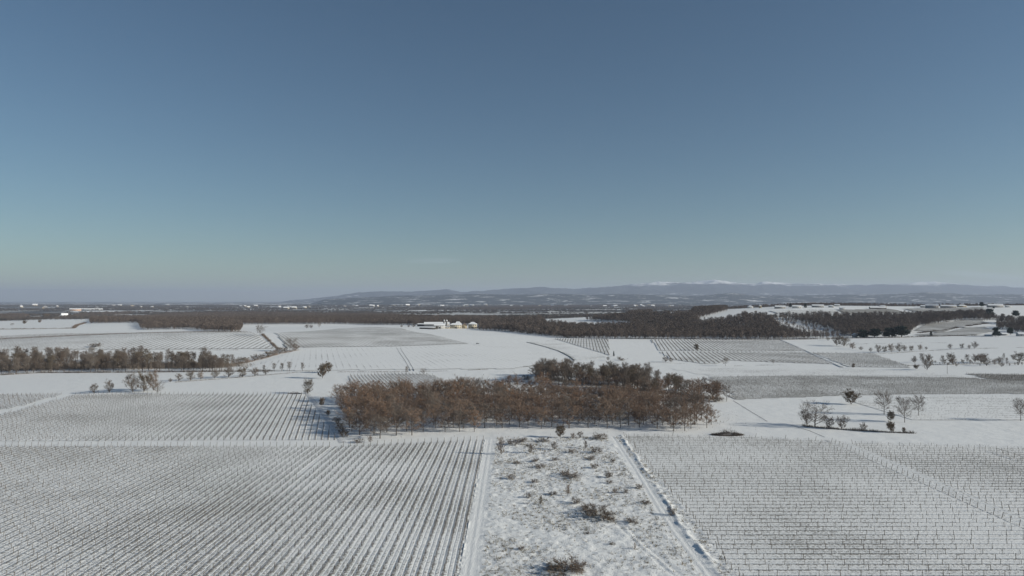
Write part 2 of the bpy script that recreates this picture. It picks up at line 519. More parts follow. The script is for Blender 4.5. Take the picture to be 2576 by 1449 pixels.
# ------------------------------------------------------------------ vine rows
_pb = MB(); _pb.box((-0.045, -0.045, -0.1), (0.045, 0.045, 1.42)); POST = _pb.mesh("post", [M['wood']])
_pb = MB(); _pb.tube([[0, 0, -0.1], [-0.18, 0, 1.0], [-0.36, 0, 2.0]], [0.085, 0.08, 0.075], 6); ENDPOST = _pb.mesh("end_post", [M['wood']])
def vines(mb, xs, ys, zs, dirx, diry, rng, canes=7, wscale=1.0, tall=1.0, gap=1.15):
    """bare vines: stem, two arms along the wire, upright canes"""
    n = len(xs); B = np.stack([xs, ys, zs], -1)
    D = np.array([dirx, diry, 0.0])
    lean = rng.normal(0, 0.06, (n, 3)); lean[:, 2] = 1
    mb.spikes(B, lean, np.full(n, 0.95 * tall), 0.10 * wscale, rng)
    H = B + lean * 0.78 * tall
    for s in (-1, 1):
        d = np.tile(D * s, (n, 1)); d[:, 2] = rng.normal(0.05, 0.12, n)
        mb.spikes(H, d, gap * rng.uniform(0.3, 0.65, n), 0.045 * wscale, rng)
    for _ in range(canes):
        off = rng.uniform(-0.5, 0.5, n)[:, None] * gap
        d = rng.normal(0, 0.28, (n, 3)); d[:, 2] = 1.0
        d += D * rng.normal(0, 0.35, n)[:, None]
        mb.spikes(H + D * off, d, rng.uniform(0.3, 0.75, n) * tall, 0.035 * wscale, rng)
def ordinal(k):
    return "%d%s" % (k, "th" if 10 <= k % 100 <= 20 else {1: "st", 2: "nd", 3: "rd"}.get(k % 10, "th"))
def vine_row(p0, p1, label, group, rng, post_gap=5.0, single_posts=True, canes=6, ends=(True, True), lift=0.08, wscale=0.85, near_y=245.0):
    L = float(np.hypot(*(p1 - p0)))
    d = (p1 - p0) / L
    rz = math.atan2(d[1], d[0])
    z0 = float(height(*p0)) + lift
    root = empty("vine_row", (p0[0], p0[1], z0), rz)
    tag(root, label, "vine row", group)
    def zz(s): return height(p0[0] + d[0] * s, p0[1] + d[1] * s) + lift - z0
    s = np.arange(0.8, L - 0.5, 1.15); s = s + rng.normal(0, 0.12, len(s))
    s = s[rng.random(len(s)) > 0.13]
    mb = MB()
    vines(mb, s, rng.normal(0, 0.05, len(s)), zz(s), 1.0, 0.0, rng, canes, wscale)
    v = obj("vines", mb.mesh("vines", [M['vine']]), root); v["kind"] = "stuff"
    wb = MB()
    ws = np.linspace(0, L, max(2, int(L / 20)))
    for hgt in (0.82, 1.25):
        P = np.stack([ws, ws * 0, zz(ws) + hgt], -1)
        wb.tube(P, np.full(len(ws), 0.006), 3)
    obj("wire", wb.mesh("wire", [M['wire']]), root)
    ps = np.arange(post_gap * rng.uniform(0.75, 1.1), L - 1.5, post_gap)
    joined = MB(); nj = 0
    for q in ps:
        q = q + rng.normal(0, 0.15)
        wy = p0[1] + d[1] * q
        if single_posts and wy < near_y:
            o = obj("post", POST, root, (q, 0, float(zz(q))))
            o.rotation_euler = (rng.normal(0, 0.03), rng.normal(0, 0.04), rng.uniform(0, 1))
            o.scale = (1, 1, rng.uniform(0.88, 1.1))
        else:
            joined.box((q - 0.045, -0.045, float(zz(q)) - 0.1), (q + 0.045, 0.045, float(zz(q)) + 1.42 * rng.uniform(0.88, 1.1))); nj += 1
    if nj:
        o = obj("posts", joined.mesh("posts", [M['wood']]), root); o["kind"] = "stuff"
    if ends[0]:
        o = obj("end_post", ENDPOST, root, (0, 0, 0)); o.rotation_euler = (rng.normal(0, 0.03), rng.normal(0, 0.05), 0)
    if ends[1]:
        o = obj("end_post", ENDPOST, root, (L, 0, float(zz(L)))); o.rotation_euler = (rng.normal(0, 0.03), rng.normal(0, 0.05), math.pi)
    return root
def far_rows(name, label, P, theta, period, seed, spacing=1.5, wscale=1.8, canes=3, posts=True, lift=0.3, c=0.0, tall=1.0, skip=0.05, jitter=0.08):
    """a far vineyard's rows, too fine to pick apart: one mass"""
    rng = np.random.default_rng(seed)
    a, nn = frame(theta)
    mb = MB()
    for k, p0, p1 in row_lines(P, theta, c, period):
        L = np.hypot(*(p1 - p0)); s = np.arange(0, L, spacing); s = s + rng.normal(0, 0.2, len(s)); s = s[rng.random(len(s)) > skip]
        jit = rng.normal(0, jitter, len(s)); x = p0[0] + a[0] * s + nn[0] * jit; y = p0[1] + a[1] * s + nn[1] * jit
        vines(mb, x, y, height(x, y) + lift, a[0], a[1], rng, canes, wscale, tall, spacing)
        if posts:
            s = np.append(np.arange(0, L, 6.0), L); x = p0[0] + a[0] * s; y = p0[1] + a[1] * s
            B = np.stack([x, y, height(x, y) + lift], -1)
            mb.spikes(B, np.tile([0.02, 0.0, 1.0], (len(s), 1)), np.full(len(s), 1.9), 0.14 * wscale, rng)
    o = obj(name, mb.mesh(name, [M['vine']]))
    tag(o, label, "vineyard", kind="stuff")
    return o

def berm(period, c, amp=0.10):
    def f(X, Y, S, Q):
        ph = np.abs((Q - c) / period - np.round((Q - c) / period))
        return amp * (1 - sm(ph / 0.22)) + 0.05 * (fbm(X / 1.7, Y / 1.7, 3)) - 0.03 * (1 - sm(np.abs(ph - 0.3) / 0.07))
    return f
rngv = np.random.default_rng(21)
# vineyard in front on the left: rows run away from the camera
L_PER, L_C = 2.8, -12.7
PL = np.array([(-12.0, 118.0), (-12.0, 303.0), (-40.0, 297.0), (-74.0, 290.0), (-250.0, 290.0), (-250.0, 262.0), (-112.0, 118.0)])
field_floor("field_front_left", "snowy grassy floor of the vineyard in the left foreground", PL, 0, vineyard_mat("left vineyard floor", (1, 0), L_C, L_PER, 0.92, 0.45), 0.06, 2.0, 0.4, berm(L_PER, L_C))
for k, p0, p1 in row_lines(PL, 0, L_C, L_PER):
    if abs(k * L_PER + 12.7 + 12.7) < 0: continue
    i = -k + 1
    if k == -22:                                     # a missing row leaves a clean white lane at its far end
        p1 = np.array([p1[0], 236.0])
    vine_row(p0, p1, "trellised vine row, %s counting left from the scrubby fallow strip" % ordinal(i), "vine rows running away in the left front vineyard", rngv, ends=(False, True))
# vineyard in front on the right: rows run across
R_PER, R_C = 3.35, 0.0
PR = np.array([(51.0, 128.0), (51.0, 312.0), (100.0, 311.0), (139.0, 300.0), (139.0, 128.0)])
PR2 = np.array([(146.0, 176.0), (146.0, 297.0), (190.0, 290.0), (238.0, 282.0), (238.0, 176.0)])
vr = vineyard_mat("right vineyard floor", (0, 1), 0.0, R_PER, 0.77, 0.6, track_amt=0.5)
field_floor("field_front_right", "snowy grassy floor of the vineyard in the right foreground", PR, 90, vr, 0.06, 2.0, 0.42, berm(R_PER, R_C))
field_floor("field_right_edge", "snowy grassy floor of the vineyard block at the right edge", PR2, 90, vr, 0.06, 2.0, 0.42, berm(R_PER, R_C))
rows = sorted(row_lines(PR, 90, R_C, R_PER), key=lambda r: r[1][1], reverse=True)
for i, (k, p0, p1) in enumerate(rows):
    vine_row(p0 + np.array([rngv.normal(0, 0.4), 0]), p1, "crosswise vine row in the front right block, %s down from the grove" % ordinal(i + 1), "vine rows running across the front right block", rngv, near_y=255, post_gap=4.6)
rows = sorted(row_lines(PR2, 90, R_C, R_PER), key=lambda r: r[1][1], reverse=True)
for i, (k, p0, p1) in enumerate(rows):
    vine_row(p0, p1, "crosswise vine row in the right edge block, %s down from the open snow" % ordinal(i + 1), "vine rows running across the right edge block", rngv, near_y=235, post_gap=4.6, ends=(True, False))
PLN = np.array([(138.6, 122.0), (138.6, 303.0), (146.4, 300.0), (146.4, 122.0)])
field_floor("lane_between_blocks", "snowy lane between the two right vineyard blocks", PLN, 0, snow_mat("lane snow", 0.16, 0.5, 0.1), 0.10, 1.5, 0.6, lambda X, Y, S, Q: 0.08 * fbm(X / 1.5, Y / 1.5, 3))
# second vineyard on the left
T2 = -14.0
P2 = np.array([at(*p)[:2] for p in [(-60, 1062), (0, 1046), (190, 995), (300, 993), (560, 993), (765, 993), (800, 1045), (846, 1107), (400, 1108), (-60, 1111)]])
a2, n2 = frame(T2)
V2 = vineyard_mat("second vineyard floor", n2, 0.0, 2.8, 0.78, 0.6)
field_floor("field_middle_left", "snowy floor of the second vineyard on the left", P2, T2, V2, 0.06, 2.5, 0.4, berm(2.8, 0.0))
rows = sorted(row_lines(P2, T2, 0.0, 2.8), key=lambda r: -(r[1] @ n2))
for i, (k, p0, p1) in enumerate(rows):
    vine_row(p0, p1, "vine row of the second vineyard, %s left of the grove" % ordinal(i + 1), "vine rows of the second vineyard left of the grove", rngv, single_posts=False, canes=5, ends=(True, True), wscale=1.2)
# little vineyard behind the grove
P3 = np.array([at(*p)[:2] for p in [(876, 946), (985, 941), (1080, 942), (1110, 955), (1110, 990), (900, 990), (885, 975)]])
a3, n3 = frame(-18)
field_floor("field_behind_grove", "snowy floor of the small vineyard behind the grove", P3, -18, vineyard_mat("small vineyard floor", n3, 0.0, 2.75, 0.65, 0.8), 0.12, 3.0, 0.5, berm(2.75, 0.0))
rows = sorted(row_lines(P3, -18, 0.0, 2.75), key=lambda r: r[1] @ n3)
for i, (k, p0, p1) in enumerate(rows):
    vine_row(p0, p1, "short vine row behind the grove, %s from its left corner" % ordinal(i + 1), "vine rows behind the grove", rngv, single_posts=False, canes=5, wscale=1.4, lift=0.15)

# ------------------------------------------------------------------ fallow strip with its farm track
def rut_line(pts, half):
    P = np.array(pts, float)
    def f(X, Y):
        x = np.interp(Y, P[:, 1], P[:, 0])
        inr = sm((Y - P[0, 1]) / 6) * sm((P[-1, 1] - Y) / 6) if len(P) else 1
        d = np.minimum(np.abs(X - x - half), np.abs(X - x + half))
        return d, np.abs(X - x), inr
    return f
MAIN = rut_line([(44.4, 100), (44.0, 150), (43.2, 185), (45.4, 250), (46.6, 312), (47, 330)], 0.85)
SIDE = rut_line([(41, 120), (40, 145), (36.5, 157), (33.4, 170), (31.2, 182), (29.5, 195)], 0.9)
STRIP = rut_line([(-9.6, 100), (-9.6, 305)], 0.8)
def fallow_prof(X, Y, S, Q):
    rough = 0.42 * (fbm(X / 1.5, Y / 1.5, 3) - 0.42) + 0.28 * (fbm(X / 5.5 + 9, Y / 5.5, 3) - 0.4) + 0.06
    d, c, k = MAIN(X, Y)
    flat = sm((c - 1.6) / 1.2)
    z = rough * (0.25 + 0.75 * flat) + 0.05 * (1 - flat) - 0.10 * (1 - sm(d / 0.45)) * k
    xb = c * 0 + X - np.interp(Y, [100, 150, 185, 250, 312], [44.4, 44.0, 43.2, 45.4, 46.6])
    z = z + (0.22 + 0.8 * (fbm(Y / 4.3, Y * 0 + 2, 3) - 0.5)) * np.exp(-((xb - 3.2 - 0.8 * (vnoise(Y / 5.0, Y * 0) - 0.5)) / 0.7) ** 2)
    d2, c2, k2 = SIDE(X, Y)
    z = z - 0.14 * (1 - sm(d2 / 0.5)) * k2
    d3, c3, k3 = STRIP(X, Y)
    lane = 1 - sm((c3 - 1.9) / 0.5)
    z = z * (1 - lane * 0.8) + 0.06 * lane - 0.08 * (1 - sm(d3 / 0.4)) * lane
    return np.maximum(z, -0.035)
def fallow_mat():
    m, n, l, b = new_mat("fallow snow and grass")
    t = NT(m)
    f = t.noise(0.9, 5, None, 0.75)
    big = t.noise(0.06, 3)
    sp = n.new("ShaderNodeSeparateXYZ"); l.new(t.pos(), sp.inputs[0])
    clean = t.math('MAXIMUM', t.math('SUBTRACT', 1.0, t.step(t.math('ABSOLUTE', t.math('SUBTRACT', sp.outputs[0], 44.4)), 1.4, 2.6)),
                   t.math('SUBTRACT', 1.0, t.step(t.math('ABSOLUTE', t.math('ADD', sp.outputs[0], 9.6)), 1.6, 2.3)))
    v = t.math('ADD', f, t.math('MULTIPLY', t.math('SUBTRACT', big, 0.5), 0.45))
    v = t.math('SUBTRACT', v, t.math('MULTIPLY', clean, 0.22))
    cover = t.step(v, 0.54, 0.69)
    l.new(t.mix(t.math('MULTIPLY', cover, 0.9), SNOW, (0.19, 0.165, 0.13)), b.inputs["Base Color"])
    b.inputs["Roughness"].default_value = 0.7
    b.inputs["Specular IOR Level"].default_value = 0.15
    t.bump(t.noise(2.6, 5, None, 0.65), 0.8, 0.25, b)
    return m
PF = np.array([(-12.0, 118.0), (-12.0, 304.0), (51.0, 313.0), (51.0, 118.0)])
field_floor("fallow_strip", "rough snowy fallow strip with dead grass between the two front vineyards", PF, 0, fallow_mat(), 0.05, 0.45, 0.42, fallow_prof)

# ------------------------------------------------------------------ farther fields
def far_field(name, label, pts, theta, period, speck, row, seed, lift=0.25, rows=True, posts=True, wscale=1.8, canes=3, spacing=1.6, da=6.0, dn=3.0, tall=1.0, track_amt=0.6, rowlabel=None, jitter=0.08, skip=0.05):
    P = np.array([at(*p)[:2] for p in pts])
    a, nn = frame(theta)
    field_floor(name, label, P, theta, vineyard_mat(name + " floor", nn, 0.0, period, speck, row, track_amt=track_amt, scale=0.8), lift, da, dn)
    if rows: far_rows(name + "_vines", rowlabel or ("bare vine rows on " + label), P, theta, period, seed, spacing, wscale, canes, posts, lift, 0.0, tall, skip, jitter)
far_field("field_right_band", "the long grey vineyard band right of the grove", [(1780, 950), (1900, 947), (2100, 946), (2420, 950), (2640, 962), (2640, 992), (2480, 990), (2150, 994), (1850, 1005), (1830, 985)], 90, 2.8, 1.12, 0.6, 31, 0.2, canes=3, spacing=1.2, jitter=0.5, skip=0.15, wscale=1.0)
far_field("field_right_dark", "the dark vineyard at the right edge", [(2425, 941), (2640, 944), (2640, 962), (2520, 958)], 90, 2.6, 1.35, 0.8, 32, 0.25, canes=4, spacing=1.3, jitter=0.5)
far_field("field_orchard", "the sparse young orchard at the right", [(2150, 1012), (2300, 999), (2640, 998), (2640, 1055), (2300, 1058), (2230, 1035)], 90, 6.0, 0.42, 1.3, 33, 0.15, canes=4, spacing=1.8, posts=False, wscale=1.3, tall=0.8, skip=0.35)
far_field("field_upper_tier", "the upper vineyard tier below the right wood", [(1637, 855), (1962, 856), (2028, 883), (1800, 884), (1659, 882)], 10, 5.0, 0.8, 1.3, 34, 0.4)
far_field("field_lower_tier", "the lower vineyard tier below the right wood", [(1660, 886), (2030, 887), (2098, 916), (2000, 913), (1835, 907), (1805, 914), (1770, 915), (1692, 905)], 10, 5.0, 0.85, 1.3, 35, 0.35)
far_field("field_right_triangle", "the wedge vineyard beside the farm lane", [(2045, 888), (2195, 890), (2296, 925), (2135, 923)], 12, 5.0, 0.85, 1.3, 36, 0.35)
far_field("field_wedge", "the small wedge vineyard left of the lone snow field", [(1395, 853), (1530, 853), (1533, 894), (1495, 882)], 6, 4.0, 0.95, 1.0, 37, 0.4)
far_field("field_hill_left", "the striped hillside vineyard on the left", [(-40, 848), (150, 839), (600, 834), (642, 840), (688, 877), (350, 879), (-40, 882)], -8, 7.0, 0.62, 1.3, 38, 0.45, canes=2, spacing=2.5, wscale=1.8, dn=4.0)
far_field("field_hill_middle", "the grey blue stubble field on the middle hill", [(692, 838), (850, 827), (930, 823), (1010, 826), (1100, 846), (1178, 865), (1000, 871), (762, 874), (722, 876)], -25, 5.0, 0.92, 1.2, 39, 0.45, canes=1, spacing=3.5, posts=False, wscale=1.4, dn=4.0, tall=0.5)
far_field("field_striped_snow", "smooth snow field with faint drill lines in the middle", [(610, 930), (745, 880), (1180, 869), (1290, 869), (1430, 905), (1290, 928), (745, 933)], -16, 6.0, 0.235, 1.1, 40, 0.3, rows=False, dn=3.0, track_amt=0.2)
far_field("field_far_left", "the grey vineyard corner at the left edge", [(-40, 1000), (0, 994), (160, 992), (60, 1020), (-40, 1042)], -14, 2.8, 0.85, 0.6, 41, 0.12, canes=3)
far_field("field_ridge_left", "pale vineyard on the far ridge below the houses", [(1935, 783), (2095, 780), (2115, 790), (1975, 792)], 5, 8.0, 0.95, 0.5, 42, 1.2, rows=False, dn=8, da=14)
far_field("field_ridge_grey", "grey vineyard on the far ridge", [(2105, 780), (2240, 778), (2280, 787), (2130, 790)], 5, 8.0, 1.75, 0.5, 43, 1.2, rows=False, dn=8, da=14)
far_field("field_ridge_middle", "broad grey vineyard on the far ridge below the barns", [(2265, 777), (2470, 774), (2485, 784), (2330, 788)], 5, 8.0, 1.4, 0.5, 44, 1.2, rows=False, dn=8, da=14)
far_field("field_slope_right", "grey vineyard slope at the right", [(2300, 832), (2330, 815), (2470, 803), (2480, 812), (2400, 825), (2370, 838)], 60, 6.0, 1.35, 0.6, 45, 0.8, rows=False, dn=5, da=8)
far_field("field_slope_lower", "grey vineyard below the hedge on the right slope", [(2300, 843), (2385, 836), (2430, 824), (2480, 822), (2500, 834), (2450, 843), (2380, 846)], 60, 6.0, 1.2, 0.6, 47, 0.8, rows=False, dn=5, da=8)
far_field("field_stubble_strip", "pale stubble strip between the vineyard tiers and the long grey band", [(1690, 928), (1850, 926), (2100, 927), (2290, 932), (2420, 946), (2100, 944), (1790, 947)], 85, 3.0, 0.72, 0.4, 48, 0.12, rows=False, dn=3, da=6)
far_field("field_speckled", "speckled snow field beside the wedge vineyard", [(1335, 861), (1392, 856), (1490, 884), (1530, 898), (1450, 906), (1425, 890)], 20, 4.0, 0.74, 0.5, 49, 0.25, rows=False, dn=3, da=6)
far_field("field_plain_grey", "far grey vineyard strip among the woods", [(1345, 790), (1400, 781), (1568, 776.5), (1580, 790), (1460, 797), (1365, 802)], 5, 9.0, 1.2, 0.5, 46, 1.2, rows=False, dn=8, da=14)

# ------------------------------------------------------------------ tracks and dark ditch lines
def strip(name, label, pts, width, mat, lift, rough=0.0, seed=1, step=2.0, cat="path", kind="structure", hump=0.0):
    W = [at(*p)[:2] for p in pts]
    S = [0.0]
    for i in range(1, len(W)): S.append(S[-1] + np.hypot(*(W[i] - W[i - 1])))
    t = np.arange(0, S[-1] + step, step)
    x = np.interp(t, S, [w[0] for w in W]); y = np.interp(t, S, [w[1] for w in W])
    dx, dy = np.gradient(x), np.gradient(y); ln = np.hypot(dx, dy) + 1e-9
    nx, ny = -dy / ln, dx / ln
    rng = np.random.default_rng(seed)
    off = np.linspace(-0.5, 0.5, 5)
    w = width * (1 + rough * rng.normal(size=len(t)))
    X = x[:, None] + nx[:, None] * off * w[:, None]; Y = y[:, None] + ny[:, None] * off * w[:, None]
    Z = height(X, Y) + lift + hump * np.array([0, 0.7, 1, 0.7, 0]) * (1 + rough * rng.normal(size=X.shape))
    Z[:, 0] -= lift * 0.8; Z[:, -1] -= lift * 0.8
    V = np.stack([X, Y, Z], -1).reshape(-1, 3); f = grid_faces(len(t), 5)
    a0, a1, a2 = V[f[0, 0]], V[f[0, 1]], V[f[0, 2]]
    if np.cross(a1 - a0, a2 - a0)[2] < 0: f = f[:, ::-1]
    o = obj(name, mesh(name, V, f, [mat], None, True))
    tag(o, label, cat, kind=kind)
    return o
TRK = snow_mat("pressed snow track", 0.20, 0.4, 0.1, speck_scale=2.0, tint=(0.70, 0.72, 0.74))
DIRT = plain_mat("bare track soil", (0.20, 0.185, 0.16), 0.9, 0.3, 0.5)
strip("track_beside_grove", "snowy farm track beside the second vineyard and the grove", [(768, 985), (790, 1010), (818, 1045), (845, 1085), (862, 1115)], 3.2, TRK, 0.12)
for d in (-5, 4):
    strip("wheel_rut", "dark tractor wheel line across the middle snow field" + (", upper side" if d < 0 else ", lower side"), [(1003 + d, 876), (1022 + d, 905), (1038 + d, 933)], 0.6, plain_mat("rut soil", (0.36, 0.35, 0.33), 0.9, 0.3, 0.5), 0.42, 0.3, 5 + d)
strip("track_farm_lane", "snowy lane with dark edges beside the wedge vineyard", [(1960, 853), (1995, 868), (2035, 886), (2075, 905), (2118, 924)], 4.0, TRK, 0.5)
strip("track_curved", "dark curved track through the snow right of the striped field", [(1325, 861), (1370, 872), (1405, 883), (1432, 897), (1445, 907)], 1.4, DIRT, 0.5, 0.3, 8)
strip("track_lower_right", "thin tractor track on the snow beside the grove's right end", [(1845, 1008), (1880, 1030), (1930, 1060)], 0.9, plain_mat("thin track", (0.45, 0.45, 0.45), 0.9), 0.08, 0.3, 9)
strip("track_grove_corner", "thin tractor track bending past the right front vineyard", [(1990, 1070), (2035, 1083), (2075, 1100)], 0.8, plain_mat("thin track soil", (0.40, 0.40, 0.39), 0.9), 0.08, 0.3, 10)

# ------------------------------------------------------------------ trees
def make_tree(seed, H=10.0, R=3.0, clear=0.22, limbs=12, subs=6, twigs=1500, tw=0.045, tl=1.0, upright=0.8, leaves=0, leaf=0.16,
              mats=('twig_grey', 'leaf_dry'), stems=1, trunk_r=None, wide=0.55):
    """bare tree: returns (trunk mesh, crown mesh)"""
    rng = np.random.default_rng(seed)
    tr, cr = MB(), MB()
    r0 = trunk_r or 0.017 * H
    ends = []                                   # branch segments (start, end) to hang twigs on
    for st in range(stems):
        a = rng.uniform(0, 6.28); tilt = 0.0 if stems == 1 else rng.uniform(0.05, 0.45)
        top = H * (0.9 if stems == 1 else rng.uniform(0.6, 0.95))
        zz = np.linspace(0, 1, 7)
        wob = rng.normal(0, 0.012 * H, (7, 2)).cumsum(0) * zz[:, None]
        P = np.stack([wob[:, 0] + math.cos(a) * tilt * R * 1.6 * zz, wob[:, 1] + math.sin(a) * tilt * R * 1.6 * zz, zz * top - 0.08 * (zz == 0)], -1)
        rr = (r0 / math.sqrt(stems)) * (1 - 0.88 * zz ** 0.9)
        tr.tube(P, rr, 6)
        nl = max(3, limbs // stems)
        for k in range(nl):
            t = clear + (0.93 - clear) * (k + rng.uniform(0, 0.8)) / nl
            i = t * 6; j = min(int(i), 5); b = P[j] + (P[j + 1] - P[j]) * (i - j)
            az_ = k * 2.4 + rng.uniform(-0.5, 0.5) + st
            s = (t - clear) / (1 - clear)
            prof = max(0.25, (math.sin(math.pi * min(1, (s * 0.75 + 0.22)))) ** wide)
            l = R * prof * rng.uniform(0.75, 1.2)
            up = upright * (0.5 + s) + rng.uniform(-0.1, 0.2)
            d0 = np.array([math.cos(az_), math.sin(az_), up])
            p1 = b + d0 / np.linalg.norm(d0) * l * 0.55
            d1 = d0 + np.array([rng.normal(0, .2), rng.normal(0, .2), 0.35 * upright])
            p2 = p1 + d1 / np.linalg.norm(d1) * l * 0.6
            br = max(0.02, rr[j] * 0.55)
            tr.tube([b, p1, p2], [br, br * 0.55, 0.012], 4)
            ends.append((b, p1, 0.3)); ends.append((p1, p2, 1.0))
            for q in range(subs):
                f = rng.uniform(0.25, 1.0)
                s0 = b + (p1 - b) * f * 2 if f < 0.5 else p1 + (p2 - p1) * (f - 0.5) * 2
                dd = d1 / np.linalg.norm(d1) * 0.7 + rng.normal(0, 0.55, 3); dd[2] = abs(dd[2]) * 0.6 + 0.35 * upright
                dd /= np.linalg.norm(dd)
                e = s0 + dd * l * rng.uniform(0.3, 0.55)
                cr.tube([s0, e], [0.03, 0.008], 3)
                ends.append((s0, e, 0.8))
                for q2 in range(3):
                    g = s0 + (e - s0) * rng.uniform(0.2, 0.95)
                    d2 = dd * 0.7 + rng.normal(0, 0.6, 3); d2[2] += 0.25 * upright
                    ends.append((g, g + d2 / np.linalg.norm(d2) * l * rng.uniform(0.16, 0.34), 1.3))
    A = np.array([e[0] for e in ends]); B = np.array([e[1] for e in ends]); w = np.array([e[2] for e in ends]) * np.linalg.norm(B - A, axis=1)
    pick = rng.choice(len(ends), twigs, p=w / w.sum())
    t = rng.uniform(0.1, 1.0, twigs)[:, None]
    S = A[pick] + (B[pick] - A[pick]) * t
    dirn = (B - A)[pick]; dirn /= np.linalg.norm(dirn, axis=1)[:, None]
    D = dirn * 0.8 + rng.normal(0, 0.6, (twigs, 3)); D[:, 2] += 0.35 * upright
    cr.spikes(S, D, rng.uniform(0.4, 1.1, twigs) * tl, tw * rng.uniform(0.7, 1.3, twigs), rng, 0)
    if leaves:
        k = rng.choice(twigs, leaves)
        C = S[k] + D[k] / np.linalg.norm(D[k], axis=1)[:, None] * rng.uniform(0.1, 0.9, leaves)[:, None] * tl * 0.8
        cr.leaves(C, leaf * rng.uniform(0.6, 1.3, leaves), rng, 1)
    return tr.mesh("trunk", [M['bark']]), cr.mesh("crown", [M[mats[0]], M[mats[1]]])
def make_evergreen(seed, H=9.0, R=3.0, n=2600, cone=True):
    rng = np.random.default_rng(seed)
    tr, cr = MB(), MB()
    tr.tube([[0, 0, -0.1], [0.05, 0, H * 0.5], [0, 0, H * 0.96]], [0.03 * H, 0.02 * H, 0.02], 6)
    t = rng.uniform(0.0, 1.0, n) ** 0.8
    z = H * (0.08 + 0.9 * t)
    r = R * ((1 - t) ** 0.8 + 0.04 if cone else np.sin(np.pi * (0.12 + 0.85 * t)) ** 0.6)
    az_ = rng.uniform(0, 6.283, n)
    lob = 0.75 + 0.25 * np.sin(az_ * 3 + z * 1.3) + 0.12 * np.sin(az_ * 7 + z * 3.1)
    rr = r * lob * np.sqrt(rng.uniform(0.25, 1, n))
    B = np.stack([rr * np.cos(az_), rr * np.sin(az_), z], -1)
    if not cone:                                 # ragged crown built from clumps of foliage
        kc = 22
        ta = rng.uniform(0.0, 1.0, kc); aa = rng.uniform(0, 6.283, kc)
        rc = R * 0.72 * np.sqrt(rng.uniform(0.1, 1, kc)) * (1 - 0.75 * ta ** 1.5)
        C = np.stack([rc * np.cos(aa), rc * np.sin(aa), H * (0.14 + 0.76 * ta)], -1)
        q = rng.integers(0, kc, n)
        B = C[q] + rng.normal(0, 1, (n, 3)) * np.array([0.20, 0.20, 0.11]) * R * (0.7 + 0.6 * rng.random(kc))[q][:, None]
        B[:, 2] = np.clip(B[:, 2], 0.3, H * 0.97)
    D = np.stack([np.cos(az_), np.sin(az_), rng.normal(-0.1 if cone else 0.3, 0.35, n)], -1) + rng.normal(0, 0.3, (n, 3))
    cr.spikes(B, D, rng.uniform(0.5, 1.0, n) * R * 0.32, 0.22 * R / 3 * rng.uniform(0.7, 1.4, n) * 1.6, rng, 0)
    for k in range(14):
        tt = (k + 0.5) / 14; a = k * 2.4
        q = R * ((1 - tt) ** 0.8 if cone else math.sin(math.pi * (0.12 + 0.85 * tt))) * 0.8
        tr.tube([[0, 0, H * (0.1 + 0.85 * tt)], [q * math.cos(a), q * math.sin(a), H * (0.12 + 0.85 * tt)]], [0.05, 0.012], 3)
    return tr.mesh("trunk", [M['bark']]), cr.mesh("crown", [M['needles']])

OAK = [make_tree(100 + i, 10.0, 3.9, 0.13 + 0.03 * (i % 3), 16, 6, 4200, 0.034, 1.0, 0.7, [900, 450, 150, 1400, 300][i], 0.15, ('twig_oak', 'leaf_oak')) for i in range(5)]
TALL = [make_tree(120 + i, 14.0, 3.9, 0.2, 18, 6, 3600, 0.040, 1.35, 1.5, [0, 0, 250, 0][i], 0.16, (['twig_grey', 'twig_dark', 'twig_olive', 'twig_dark'][i], 'leaf_dry')) for i in range(4)]
ROUND = [make_tree(140 + i, 10.0, 4.1, 0.24, 20, 7, 5200, 0.03, 1.0, 0.75, 0, 0.1, ('twig_grey', 'leaf_dry')) for i in range(3)]
SPREAD = [make_tree(150, 8.0, 4.8, 0.12, 16, 7, 4200, 0.03, 1.1, 0.6, 0, 0.1, ('twig_grey', 'leaf_dry'), 1, 0.24, 0.3)]
BUSH = [make_tree(160 + i, 5.0, 2.1, 0.05, 24, 5, 3200, 0.03, 0.75, 0.9, [0, 0, 300, 0][i], 0.13, (['twig_grey', 'twig_dark', 'twig_olive', 'twig_oak'][i], 'leaf_dry'), 6, 0.16) for i in range(4)]
DENSE = [make_tree(180 + i, 8.0, 2.9, 0.08, 24, 6, 5200, 0.05, 0.9, 0.9, 2600, 0.16, ('twig_olive', 'leaf_dry'), 3, 0.2, 0.4) for i in range(2)]
LOW = [make_tree(190 + i, 1.6, 1.4, 0.02, 22, 4, 2200, 0.022, 0.45, 0.3, 200, 0.09, (['twig_dark', 'twig_grey'][i % 2], 'leaf_dry'), 7, 0.05) for i in range(3)]
CONE = [make_evergreen(200, 10.0, 2.6, 2200, True)]
EVER = [make_evergreen(210 + i, 9.0, 4.4, 3600, False) for i in range(2)]
NAT_H = {'oak': 10.0, 'tall': 14.0, 'round': 10.0, 'spread': 8.0, 'bush': 5.0, 'dense': 8.0, 'low': 1.6, 'cone': 10.0, 'ever': 9.0}
OAK += [make_tree(106, 10.0, 3.7, 0.22, 16, 6, 4000, 0.034, 1.0, 0.8, 0, 0.1, ('twig_grey', 'leaf_oak'))]
LIB = {'oak': OAK, 'tall': TALL, 'round': ROUND, 'spread': SPREAD, 'bush': BUSH, 'dense': DENSE, 'low': LOW, 'cone': CONE, 'ever': EVER}
def plant(name, kind, var, p, sc, rz, label, cat, group=None, parts=True):
    root = empty(name, (p[0], p[1], p[2]), rz, sc)
    tr, cr = LIB[kind][var % len(LIB[kind])]
    obj("stem" if cat == "shrub" else "trunk", tr, root); obj("branches" if cat == "shrub" else "crown", cr, root)
    tag(root, label, cat, group)
    return root
